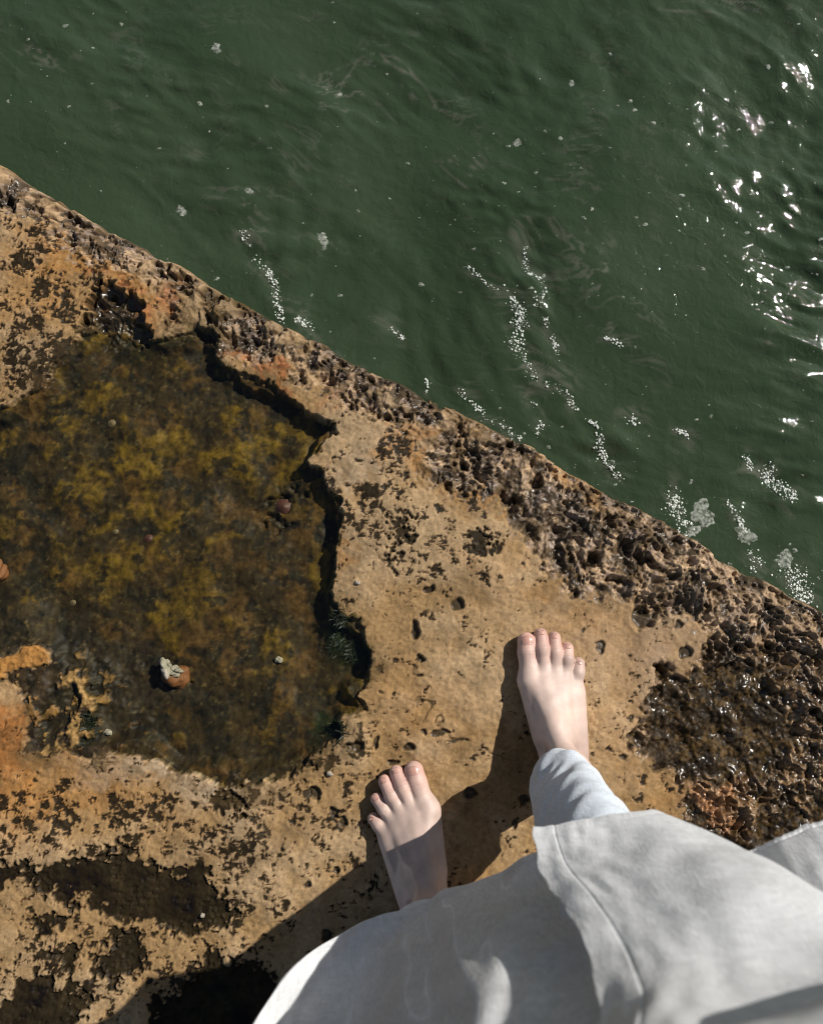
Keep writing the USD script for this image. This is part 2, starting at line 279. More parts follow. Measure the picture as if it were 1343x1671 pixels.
pink = np.clip(0.9 * spot(1070, 1080, 60, 90) + 0.5 * spot(960, 1040, 60, 60) + 0.5 * spot(170, 1260, 60, 25), 0, 1)
C = lerp(C, np.array([0.34, 0.235, 0.155]), (0.7 * pink)[:, None])
pale = np.clip(spot(250, 1255, 60, 20) + spot(560, 770, 25, 40) * 0.6 + 0.8 * spot(350, 1290, 60, 20) + 0.5 * spot(620, 730, 50, 30), 0, 1)
C = lerp(C, np.array([0.43, 0.33, 0.22]), (0.75 * pale)[:, None])
rust = np.clip(1.0 * spot(455, 622, 55, 14, 0.55) + 0.9 * spot(15, 1225, 40, 60) + 0.7 * spot(30, 1190, 25, 40), 0, 1)
C = lerp(C, np.array([0.26, 0.105, 0.028]) * (1 + 0.4 * f6[:, None] + 0.2 * f25[:, None]), (0.85 * rust)[:, None])
# black lichen and film in flecks
dens = (-0.95 + 0.95 * spot(100, 520, 150, 110) + 1.0 * spot(40, 600, 120, 80) + 0.55 * spot(60, 420, 90, 50) + 1.15 * spot(575, 790, 45, 60) + 0.9 * spot(560, 850, 25, 50) + 0.8 * spot(640, 840, 50, 70) + 0.8 * spot(650, 740, 40, 30)
        + 0.8 * spot(790, 870, 50, 45) + 0.75 * spot(730, 910, 100, 45, 0.35) + 0.5 * spot(690, 1000, 90, 60) + 0.35 * spot(600, 1150, 80, 80) + 0.9 * spot(470, 1330, 110, 70) + 0.9 * spot(330, 1360, 130, 35) + 1.05 * spot(110, 1340, 150, 70)
        + 0.95 * spot(380, 1440, 60, 90) + 1.1 * spot(110, 1560, 170, 140) + 0.7 * spot(260, 1560, 80, 60) + 0.6 * spot(555, 960, 20, 40) + 0.8 * spot(225, 1300, 40, 40) + 0.6 * spot(560, 1250, 60, 50) + 0.35 * spot(500, 1520, 120, 60)
        + 0.6 * spot(760, 1230, 60, 16, 0.5) + 0.5 * spot(900, 945, 60, 18, 0.5) + 0.35 * spot(1090, 1300, 60, 50))
dens = np.where(near, dens, -0.6 + 0.6 * f250) + 0.25 * f25
fl = 0.62 * fb(x, y, 0.024, 5, 70, 0.72) + 0.62 * fb(x + 0.002 * n2(x, y, 0.006, 76), y, 0.0062, 3, 77, 0.8)
dens = dens - 0.35 * spot(800, 1180, 190, 190)
halo = step(fl + 0.9 * dens, -0.25, 0.5) * (s_pit < 0)
C = C * (1 - 0.30 * halo[:, None] * np.array([0.8, 1.0, 1.15]))
speck = step(fl + 0.9 * dens, 0.15, 0.45) * (s_pit < 0)
C = lerp(C, np.array([0.019, 0.013, 0.0055]) * (1 + 0.3 * f3[:, None]), (0.975 * speck)[:, None])
z -= 0.0016 * speck
R = 0.72 - 0.18 * speck
# big chalky dark film patches
m = step(s_dark + 9 * f6 + 5 * f3, -4.5, 5.5)
C = lerp(C, np.array([0.0155, 0.0108, 0.0045]) * (1 + 0.40 * f25 + 0.3 * f6)[:, None], (0.985 * m)[:, None])
z -= m * (0.004 + 0.0012 * f25)
R = lerp(R, 0.6, m)
# round pits
for (cx, cy, rx, ry) in PITS:
    g = ((px + wob[0] * .5 - cx) / rx) ** 2 + ((py + wob[1] * .5 - cy) / ry) ** 2
    k = step(-g, -1.25, -0.55); z -= k * 0.0006 * min(rx, ry) * 1.1
    C = lerp(C, np.array([0.03, 0.022, 0.011]), (0.9 * k)[:, None]); R = lerp(R, 0.4, k)
# hairline crack under the feet
ck = np.abs((py - 1160) - (px - 690) * 0.62 + 3 * wob[1] * 0.5) / 1.18
k = step(-ck, -3.2, -0.8) * step(px, 640, 700) * step(-px, -880, -800) * step(n2(x, y, 0.03, 9), -0.5, 0.2)
z -= 0.002 * k; C = lerp(C, np.array([0.05, 0.035, 0.018]), (0.7 * k)[:, None])

# the pitted, sea-bitten rim
w1 = worley(x + 0.006 * n2(x, y, 0.02, 11), y + 0.006 * n2(x, y, 0.02, 12), 0.026, 1)
w2 = worley(x + 0.003 * n2(x, y, 0.008, 13), y + 0.003 * n2(x, y, 0.008, 14), 0.0105, 2)
w3 = worley(x, y, 0.0048, 3)
kx, ky = x + 0.007 * n2(x, y, 0.03, 11) + 0.0025 * n2(x, y, 0.010, 15), y + 0.007 * n2(x, y, 0.03, 12) + 0.0025 * n2(x, y, 0.010, 16)
karst = sum(a_ * (0.32 - np.abs(n2(kx, ky, s_, q_))) for a_, s_, q_ in ((0.016, 0.062, 81), (0.013, 0.033, 82), (0.0095, 0.017, 83), (0.0066, 0.0088, 84), (0.0036, 0.0046, 85)))
pits = 0.018 * step(-w1[0], -0.55, -0.10) * step(w1[2], 0.45, 0.8) + 0.0035 * step(-w2[0], -0.5, -0.1) * step(w2[2], 0.5, 0.8)
grain = fb(x, y, 0.0066, 3, 86, 0.8)
rim = np.minimum(karst * 0.58 - 0.5 * pits - 0.002, 0.010) + 0.0019 * grain
plate = step(fb(x, y, 0.06, 4, 180, 0.6), 0.25, 0.85) * (1 - 0.7 * step(px, 980, 1120))
mp = step(s_pit + 9 * f6 + 5 * grain, -9, 11) * (1 - 0.55 * plate * step(-px, -900, -700)); mz = step(s_pit + 4 * f6, -6, 16) * (1 - 0.55 * plate)
z = lerp(z, rim + 0.002 * f90, mz)
z -= 0.018 * step(a_out, -0.045, 0.0) ** 2 * mz
peak = step(fb(x, y, 0.016, 4, 95, 0.6) + 0.7 * fb(x, y, 0.06, 2, 97), -0.7, 0.9)
CP = lerp(np.array([0.095, 0.062, 0.032]), np.array([0.300, 0.208, 0.126]), peak[:, None]) * np.clip(1 + 0.16 * f3 + 0.34 * grain, 0.25, 1.9)[:, None]
film = step(fb(x, y, 0.02, 4, 101, 0.6) + 0.7 * np.abs(n2(kx, ky, 0.033, 82)) - 0.05 + 0.5 * step(-w1[0], -0.5, -0.1) * step(w1[2], 0.45, 0.8), 0.25, 0.6)
CP = lerp(CP, np.array([0.030, 0.021, 0.012]), (0.85 * film)[:, None])
CP = lerp(CP, np.array([0.27, 0.20, 0.15]), (0.6 * step(fb(x, y, 0.01, 3, 105), 0.6, 1.0))[:, None])
seaw = step(px, 980, 1120) * step(py, 960, 1120)                               # the wet corner on the right
CP = lerp(CP, CP * np.array([0.66, 0.58, 0.44]), seaw[:, None])
left_wet = np.clip(spot(310, 530, 55, 70) * 1.3 + spot(360, 520, 30, 50), 0, 1)
CP = lerp(CP, np.array([0.075, 0.048, 0.018]) * (1 + 0.3 * f6[:, None]), (0.8 * left_wet)[:, None])
C = lerp(C, CP, mp[:, None]); R = lerp(R, 0.54 - 0.20 * seaw - 0.12 * film + 0.10 * n2(x, y, 0.018, 87), mp)
tanledge = spot(930, 768, 50, 8, 0.52)
C = lerp(C, np.array([0.33, 0.19, 0.08]), np.clip(1.2 * tanledge, 0, 1)[:, None])
k = np.clip(1.2 * spot(1172, 1306, 32, 24) + 0.9 * spot(1105, 1290, 30, 18) + 0.8 * spot(1215, 1290, 30, 15) * 0.6 + 0.8 * spot(1185, 1345, 20, 14), 0, 1) * mp
C = lerp(C, np.array([0.32, 0.155, 0.065]) * (1 + 0.25 * f6[:, None]), (0.85 * k)[:, None])
# wet hollows in it
m = step(s_hol, -8, 14)
z = lerp(z, 0.10 * z - 0.012 - 0.004 * f25 + 0.0026 * fb(x, y, 0.022, 2, 190, 0.5) + 0.0022 * step(-w2[0], -0.62, -0.1) * (0.4 + 0.6 * w2[2]) + 0.0006 * grain, m)
C = lerp(C, lerp(np.array([0.015, 0.010, 0.0045]), np.array([0.066, 0.039, 0.012]), step(grain + 0.5 * f25, 0.1, 1.0)[:, None]), (0.88 * m)[:, None]); R = lerp(R, lerp(0.60, 0.20, step(fb(x, y, 0.012, 3, 88, 0.7), 0.35, 0.9)), m)
m = step(s_blot, -4, 6); z = z - m * (0.012 - 0.5 * karst)
C = lerp(C, np.array([0.024, 0.018, 0.010]), (0.92 * m)[:, None]); R = lerp(R, 0.2, m)

# the rock pool
inner = np.minimum(s_pool, -s_tong)
steepness = lerp(34.0, 4.0, np.clip(spot(560, 850, 90, 260) + spot(470, 640, 90, 60), 0, 1))
soft = np.minimum(np.where(near, sd_soft(POOL), -60), -sd_soft(TONGUE)) + 3.0 * f25
m = np.maximum(0.30 * step(inner, -2.5, 3.5), step(soft, -2.0, steepness)) * step(inner, -3, 1)
west = step(-px, -560, -250) 
floor = -0.034 + 0.010 * step(-(px + 0.4 * py), -700, -350) + 0.0040 * fb(x, y, 0.07, 2, 110) + 0.0011 * f25 + 0.0003 * f6
floor = floor + 0.006 + 0.014 * np.clip(1.3 * spot(60, 1165, 120, 85), 0, 1) - 0.010 * spot(452, 832, 16, 16) - 0.014 * spot(268, 1102, 15, 15) - 0.005 * spot(80, 1175, 40, 40)
z = lerp(z, floor + 0.006 * (karst - 0.004) * 0 + 0.16 * karst * step(-m, -1.0, -0.6), m)
mus = step(f25 + 0.7 * fb(x, y, 0.05, 3, 120) + 1.2 * spot(130, 640, 110, 70) + 1.1 * spot(440, 720, 110, 60) + 0.9 * spot(200, 760, 170, 70) + 0.5 * spot(300, 930, 200, 80) - 0.9 * spot(210, 640, 60, 60)
           - 0.7 * spot(430, 930, 80, 120) - 0.35 + 0.6 * spot(250, 1010, 100, 30) + 0.6 * spot(400, 1240, 60, 30) + 0.6 * spot(430, 1050, 50, 40), -0.5, 1.1)
mus = np.clip(0.80 * mus - 0.22 + 0.30 * spot(300, 720, 240, 110) + 0.16 * f6 + 0.14 * f25 - 0.5 * spot(20, 800, 80, 190) - 0.45 * spot(330, 1220, 230, 70) - 0.25 * spot(150, 580, 60, 30), 0, 1)
CF = lerp(np.array([0.030, 0.0195, 0.0070]), np.array([0.112, 0.066, 0.0075]), mus[:, None])
brown = step(fb(x, y, 0.035, 3, 130) + 0.6 * spot(430, 930, 120, 160), 0.1, 1.2)
CF = lerp(CF, np.array([0.080, 0.042, 0.0115]), (0.75 * brown)[:, None])
BAND = [(-320, 940), (0, 975), (100, 1000), (170, 1030), (250, 1050), (262, 1100), (320, 1110), (330, 1165), (290, 1180), (200, 1190), (160, 1240), (0, 1230), (-320, 1100)]
k = step(sd(BAND, 2.0), -14, 14)
CF = lerp(CF, np.array([0.025, 0.018, 0.010]) * (1 + 0.4 * f25[:, None]), (0.86 * k)[:, None])
k = step(fb(x, y, 0.022, 4, 140, 0.6) + 0.8 * spot(400, 640, 110, 40, 0.3) + 0.7 * spot(150, 610, 30, 30) + 0.8 * spot(20, 760, 50, 60) + 0.9 * spot(470, 1200, 140, 60) + 0.7 * spot(300, 1250, 120, 30) + 0.8 * spot(30, 860, 50, 90) - 0.1, 0.35, 0.9)
CF = lerp(CF, np.array([0.014, 0.012, 0.007]), (0.8 * k)[:, None])
CF = lerp(CF, np.array([0.15, 0.105, 0.04]), (0.30 * step(fb(x, y, 0.008, 4, 150, 0.75), 0.9, 1.5))[:, None])
CF = CF * (1 + 0.28 * f6 + 0.18 * f3)[:, None]
green = np.clip(spot(560, 1040, 30, 50) + 0.7 * spot(545, 1190, 30, 30) + 0.6 * spot(140, 1180, 14, 20) + 0.5 * spot(250, 560, 40, 12), 0, 1)
CF = lerp(CF, np.array([0.012, 0.026, 0.005]), (0.8 * green)[:, None])
mc = step(inner + 5 * f6, -4.0, 5.0); stain = step(inner + 10 * f6 + 10 * f25, -34, -4) * (1 - np.clip(spot(600, 850, 90, 230) + spot(520, 650, 90, 60), 0, 1)) * step(f25 + 0.6 * f6, -0.4, 0.9)
C = lerp(C, np.array([0.07, 0.045, 0.018]), (0.62 * stain * (inner < 3))[:, None])
C = lerp(C, CF, mc[:, None]); R = lerp(R, 0.55, mc)
wetline = step(inner, -12, -1) * (1 - mc)
C = C * (1 - 0.25 * wetline * step(f6, -0.5, 0.6))[:, None]
k = step(s_tong, -2, 4); z = lerp(z, 0.001 + 0.0012 * f6, k * (inner < 3)); C = lerp(C, np.array([0.33, 0.155, 0.04]) * (1 + 0.2 * f6[:, None]), (0.9 * k)[:, None])
k = step(s_ridge + 3 * f6, -14, 6) * step(inner, 0, 4); z = lerp(z, np.maximum(z, -0.004 + 0.0012 * f6), k)
kc = step(s_ridge + 5 * f6, -4, 5) * step(inner, 0, 4); C = lerp(C, np.array([0.27, 0.160, 0.055]) * (1 + 0.3 * f6[:, None]), (0.85 * kc * step(f6 + 0.6 * f25, -0.9, 0.3))[:, None])
crust = step(fb(x, y, 0.014, 4, 170, 0.7) + 1.6 * spot(25, 1150, 45, 40) + 0.5 * spot(130, 1130, 30, 50) - 0.7, 0.2, 0.8) * step(inner, 0, 5) * np.clip(spot(60, 1160, 110, 90) * 1.6, 0, 1)
z = z + 0.003 * crust; C = lerp(C, np.array([0.25, 0.135, 0.04]) * (1 + 0.35 * f6[:, None]), (0.75 * crust)[:, None])
rs = np.clip(1.1 * spot(452, 622, 62, 13, 0.55) + 0.8 * spot(250, 505, 26, 24) + 0.6 * spot(205, 470, 40, 14, 0.5), 0, 1) * (1 - step(inner, -2, 3)) * step(fb(x, y, 0.02, 3, 175), -1.2, 0.2)
C = lerp(C, np.array([0.30, 0.115, 0.045]) * (1 + 0.3 * f6[:, None]), (0.8 * rs)[:, None])
# bits of grit and shell lime standing in the pool and rim
# over the edge: the cliff
cl = np.clip(d, 0, None)
z = z - 0.9 * step(cl, 0.0, 0.16) * (1 + 0.0) - 9.0 * np.clip(cl - 0.012, 0, None) * 0.75 - 2.2 * np.clip(cl, 0, 0.012)
cliffm = step(d, 0.004, 0.02)
C = lerp(C, lerp(np.array([0.05, 0.035, 0.02]), np.array([0.17, 0.11, 0.06]), step(fb(x, y, 0.02, 3, 160), -0.5, 0.8)[:, None]), cliffm[:, None])
C = np.clip(C, 0.004, 0.6); R = np.clip(R, 0.12, 0.9)
rock = usdkit.mesh(stage, "/World/rock_ledge", (np.stack([x, y, z], -1), tris(Q)), M_ROCK, smooth=True)
primvar(rock, "tint", C); primvar(rock, "rough", R, "float")
tag(rock, "tan sandstone ledge with black flecks, a dark pitted rim and a hollowed rock pool", "rock", kind="structure")
rock_tree = cKDTree(np.stack([x, y], -1))
def ground_z(a, b, k=1):
    return float(np.mean(z[rock_tree.query([a, b], k=k)[1]]))

# water standing in the pool
WATER = -0.0065
def flat(poly, zz, cell=6):
    im_x, im_y = np.meshgrid(np.arange(-320, 660, cell), np.arange(480, 1330, cell), indexing="ij")
    o = outline(poly); v = ndimage.map_coordinates(o, [(im_y - Y0) / S, (im_x - X0) / S], order=1)
    on = v > -14
    qd = on[:-1, :-1] & on[1:, :-1] & on[1:, 1:] & on[:-1, 1:]
    nd = np.arange(im_x.size).reshape(im_x.shape)
    q = np.stack([nd[:-1, :-1][qd], nd[:-1, 1:][qd], nd[1:, 1:][qd], nd[1:, :-1][qd]], -1)
    p = at(im_x.ravel(), im_y.ravel(), zz)
    nn = np.unique(q); rm = np.full(len(p), -1); rm[nn] = np.arange(len(nn))
    return p[nn], tris(rm[q])
pool = obj("pool_water", flat(POOL, WATER), M_POOL)
tag(pool, "clear shallow water standing in the rock pool", "water", kind="structure")

# ---------------------------------------------------------------- the sea
SEA = -0.40
STRINGS_ = [([(398, 385), (415, 410), (440, 445), (455, 480), (458, 520)], 120, 7), ([(485, 520), (500, 530), (512, 550)], 40, 6), ([(632, 520), (645, 540), (655, 552)], 24, 5), ([(695, 615), (697, 640)], 14, 3),
           ([(752, 640), (775, 660), (800, 685), (840, 712)], 60, 7), ([(820, 470), (845, 505), (845, 560), (870, 610), (920, 635)], 170, 10), ([(856, 405), (862, 440), (885, 455), (880, 500)], 60, 6),
           ([(890, 520), (905, 560), (910, 585)], 40, 5), ([(920, 640), (955, 680), (985, 700)], 45, 5), ([(870, 655), (880, 690), (878, 710)], 24, 5), ([(975, 715), (985, 745), (1010, 780)], 90, 8),
           ([(990, 550), (1015, 562)], 26, 5), ([(1025, 680), (1040, 690)], 16, 6), ([(1106, 703), (1122, 710)], 34, 5), ([(1220, 740), (1228, 765)], 20, 4), ([(1245, 765), (1260, 790), (1295, 815)], 130, 9),
           ([(1090, 800), (1100, 825), (1115, 850)], 110, 12), ([(1190, 815), (1205, 840), (1218, 862)], 50, 5), ([(1230, 905), (1240, 935)], 30, 7), ([(1285, 930), (1300, 955), (1320, 985)], 170, 15), ([(560, 590), (575, 600)], 8, 4),
           ([(765, 440), (800, 465), (825, 490)], 26, 4), ([(1100, 870), (1130, 880)], 40, 7)]
def sea_axis(a, b, h0):
    inner = list(np.arange(a, b, h0)); lo, hi = [], []
    for s, x0, l in ((-1, inner[0], lo), (1, inner[-1], hi)):
        q, h = x0, h0
        while abs(q - x0) < 220:
            h *= 1.15; q += s * h; l.append(q)
    return np.array(lo[::-1] + inner + hi)
sx, sy = sea_axis(-1.0, 1.15, 0.0034), sea_axis(-0.15, 1.5, 0.0034)
SX, SY = np.meshgrid(sx, sy, indexing="ij")
def swell(a, b):
    u, v = a * U[0] + b * U[1], a * V[0] + b * V[1]
    wu, wv = u + 0.08 * n2(a, b, 0.42, 201), v + 0.08 * n2(a, b, 0.42, 202)
    near_ = np.exp(-(np.hypot(a, b) / 6.0) ** 2)
    big = 0.0085 * n2(wu * 0.7, wv, 0.30, 203) + 0.0046 * n2(wu, wv * 1.3, 0.17, 204)
    gx_, gy_ = seen(np.stack([a, b, 0 * np.asarray(a) + SEA], -1))
    gust = 0.50 + 0.50 * n2(a, b, 0.30, 209) + sum(w_ * np.exp(-((gx_ - c_) / rx_) ** 2 - ((gy_ - d_) / ry_) ** 2) for w_, c_, d_, rx_, ry_ in ((1.15, 1295, 260, 85, 420), (1.3, 865, 500, 60, 140), (1.0, 985, 720, 70, 60), (1.0, 1270, 780, 60, 60), (1.0, 1160, 220, 50, 140), (1.0, 440, 450, 40, 80), (0.8, 780, 320, 80, 50), (0.7, 560, 170, 180, 50)))
    ripple = (0.0036 * n2(wu * 0.6, wv, 0.085, 205) + 0.0027 * n2(wu * 0.55, wv * 1.1, 0.042, 206) + 0.0016 * n2(wu * 0.55, wv, 0.021, 208) + 0.0007 * n2(wu * 0.5, wv, 0.0125, 211)) * np.clip(gust, 0.15, 2.0)
    ripple = ripple + 0.0022 * np.exp(-(n2(wu * 0.5, wv, 0.15, 207) / 0.16) ** 2) * np.clip(gust, 0, 1)
    return SEA + (big + ripple) * near_ + 0.05 * (1 - near_) * n2(a, b, 3.0, 210)
SZ = swell(SX, SY)
sea_keep = edge_distance(SX, SY) > -0.05
qd = sea_keep[:-1, :-1] & sea_keep[1:, :-1] & sea_keep[1:, 1:] & sea_keep[:-1, 1:]
nd = np.arange(SX.size).reshape(SX.shape)
q = np.stack([nd[:-1, :-1][qd], nd[1:, :-1][qd], nd[1:, 1:][qd], nd[:-1, 1:][qd]], -1)
nn = np.unique(q); rm = np.full(SX.size, -1); rm[nn] = np.arange(len(nn))
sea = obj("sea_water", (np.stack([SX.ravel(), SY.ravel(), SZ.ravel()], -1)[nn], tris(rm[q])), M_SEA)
sea = UsdGeom.Mesh(sea)
fx, fy = SX.ravel()[nn], SY.ravel()[nn]; qx, qy = seen(np.stack([fx, fy, 0 * fx + SEA], -1))
STRINGS = STRINGS_
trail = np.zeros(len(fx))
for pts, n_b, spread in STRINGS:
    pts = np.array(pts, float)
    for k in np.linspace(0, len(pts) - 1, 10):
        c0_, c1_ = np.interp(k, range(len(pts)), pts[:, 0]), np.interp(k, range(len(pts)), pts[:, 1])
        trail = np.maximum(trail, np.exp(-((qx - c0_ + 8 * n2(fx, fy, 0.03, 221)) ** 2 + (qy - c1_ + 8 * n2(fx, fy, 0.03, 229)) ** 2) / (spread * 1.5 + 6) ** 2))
fu, fv = fx * U[0] + fy * U[1], fx * V[0] + fy * V[1]
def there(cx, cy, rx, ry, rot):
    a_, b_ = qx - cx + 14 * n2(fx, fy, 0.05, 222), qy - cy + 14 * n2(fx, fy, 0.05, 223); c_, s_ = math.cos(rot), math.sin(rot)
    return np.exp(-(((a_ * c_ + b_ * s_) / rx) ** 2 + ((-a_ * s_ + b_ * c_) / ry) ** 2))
sky_sheen = sum(w_ * there(*q_) for w_, *q_ in ((.8, 560, 150, 130, 50, .05), (.6, 250, 205, 110, 24, .25), (.5, 650, 100, 120, 40, -.1), (.6, 60, 80, 90, 30, .2), (.6, 380, 225, 60, 16, .1), (.8, 765, 310, 26, 60, -.55), (.6, 835, 335, 18, 60, -.35),
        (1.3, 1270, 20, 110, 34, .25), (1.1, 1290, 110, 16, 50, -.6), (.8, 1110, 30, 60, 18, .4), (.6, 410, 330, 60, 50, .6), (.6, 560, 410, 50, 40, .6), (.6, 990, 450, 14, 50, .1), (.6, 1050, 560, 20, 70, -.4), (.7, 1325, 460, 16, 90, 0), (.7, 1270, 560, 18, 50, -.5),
        (.5, 940, 410, 40, 100, -.4), (.4, 480, 250, 90, 60, .4), (.4, 1150, 730, 50, 14, .35), (.45, 1240, 790, 24, 40, -.5), (.5, 700, 190, 60, 30, .3), (.4, 870, 620, 60, 60, .4), (.3, 1000, 250, 200, 200, 0), (.25, 300, 60, 300, 60, 0))) + 0.10  # grey wisps of reflected sky, painted where ripples would mirror it
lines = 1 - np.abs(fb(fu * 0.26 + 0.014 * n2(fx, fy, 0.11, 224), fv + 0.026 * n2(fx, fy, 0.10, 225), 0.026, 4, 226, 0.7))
film_ = 0.55 * trail * step(lines, 0.35, 0.9) + np.clip(sky_sheen, 0, 1.2) * step(lines, 0.55, 1.0) * step(fb(fx, fy, 0.06, 2, 228) + 0.8 * sky_sheen, 0.0, 1.0)  # foam along the bubble strings, then the painted sky reflection
primvar(sea, "film", np.clip(film_, 0, 1), "float")  # mask for both real foam trails and painted-in sky sheen
tag(sea, "dark green rippled sea water with sun glints below the ledge", "sea", kind="structure")

# foam: flecks, patches, strings of bubbles
def patch(r, seed, flatness=0.12, n=22, rings=4):
    """A low lumpy raft of froth."""
    g = np.random.default_rng(seed); ang = np.arange(n) / n * 2 * math.pi
    ph = g.uniform(0, 6.28, 5)
    rad = r * (1 + 0.22 * np.sin(2 * ang + ph[0]) + 0.16 * np.sin(3 * ang + ph[1]) + 0.10 * np.sin(5 * ang + ph[2]) + 0.07 * np.sin(8 * ang + ph[3]) + 0.06 * np.sin(13 * ang + ph[4]) + 0.05 * g.uniform(-1, 1, n))
    v = [[0, 0, r * flatness]]
    for k in range(1, rings + 1):
        t = k / rings
        for a_, ra in zip(ang, rad):
            v.append([ra * t * math.cos(a_), ra * t * math.sin(a_), r * flatness * (1 - t ** 2.5) * (1 + 0.25 * g.uniform(-1, 1)) - 0.0006 * (k == rings)])
    f = [[0, 1 + j, 1 + (j + 1) % n] for j in range(n)]
    for k in range(rings - 1):
        for j in range(n):
            a_, b_ = 1 + k * n + j, 1 + k * n + (j + 1) % n
            f += [[a_, a_ + n, b_ + n], [a_, b_ + n, b_]]
    return np.array(v), np.array(f)
def on_sea(px_, py_):
    p = at(px_, py_, SEA)
    for _ in range(3):
        p = at(px_, py_, swell(p[..., 0], p[..., 1]))
    return p
def joined(parts):
    return trimesh.util.concatenate([trimesh.Trimesh(v, f, process=False) for v, f in parts])
BIG = [(1145, 836, 21, "largest pale foam raft, just off the pitted rim at lower right"), (1218, 874, 15, "round foam raft between the largest raft and the right frame edge"),
       (1282, 918, 16, "bright foam raft lying nearest to the rim at the right"), (847, 232, 9, "round white foam blob alone in the upper middle water"),
       (523, 391, 14, "white foam raft left of centre, right of the bubble string off the ledge"), (297, 341, 11, "pale oval foam blob nearest to the ledge at upper left"),
       (404, 313, 8, "small white foam blob above the bubble string off the ledge"), (353, 78, 9, "long white foam fleck at upper left of the water"),
       (934, 137, 7, "round foam blob in the upper water towards the right"), (1128, 866, 12, "small ragged foam raft touching the rim below the largest raft")]
for i, (a, b, r, lab) in enumerate(BIG):
    p = on_sea(a, b); v, f = patch(r * 1.55 / FOC * 1.05, 300 + i, 0.05, 44, 7)
    tag(obj("foam_patch", (v + p, f), M_FOAM), lab, "foam", "foam patches on the sea")
flecks = []
fp = on_sea(rng.uniform(-30, 1380, 1300), rng.uniform(-30, 1000, 1300))
fp = fp[(edge_distance(fp[:, 0], fp[:, 1]) > 0.02) & (rng.uniform(0, 1, 1300) < 0.30 + 0.7 * (n2(fp[:, 0], fp[:, 1], 0.3, 220) > 0))]
for i, p in enumerate(fp):
    r = 0.0011 + 0.0046 * rnd.random() ** 4
    v, f = patch(r, 400 + i, 0.22, 9, 2); v[:, 0] *= rnd.uniform(0.8, 1.7)
    c, s = math.cos(rnd.uniform(0, 3)), math.sin(rnd.uniform(0, 3))
    flecks.append((v + p, f))
tag(obj("sea_foam", joined(flecks), M_FOAM), "tiny white foam flecks scattered over the green sea", "foam", kind="stuff")
ico = trimesh.creation.icosphere(1, 1.0); bub = []
for pts, n, spread in STRINGS:
    pts = np.array(pts, float); seg = np.r_[0, np.cumsum(np.linalg.norm(np.diff(pts, axis=0), axis=1))]
    n = int(n * 1.7); clump = rng.uniform(0, seg[-1], max(3, n // 14)); off = rng.normal(0, spread * .5, (len(clump), 2)); ci = rng.integers(0, len(clump), n)
    t = np.clip(clump[ci] + rng.normal(0, 5 + seg[-1] * .03, n), 0, seg[-1])
    for p in on_sea(np.interp(t, seg, pts[:, 0]) + off[ci, 0] + rng.normal(0, spread * .40, n), np.interp(t, seg, pts[:, 1]) + off[ci, 1] + rng.normal(0, spread * .40, n)):
        r = 0.0006 + 0.0020 * rnd.random() ** 2.2
        bub.append((np.array(ico.vertices) * r * [1, 1, 0.7] + p + [0, 0, r * 0.2], np.array(ico.faces)))
tag(obj("foam_bubbles", joined(bub), M_BUBBLE), "strings of small white bubbles trailing on the green sea", "bubbles", kind="stuff")
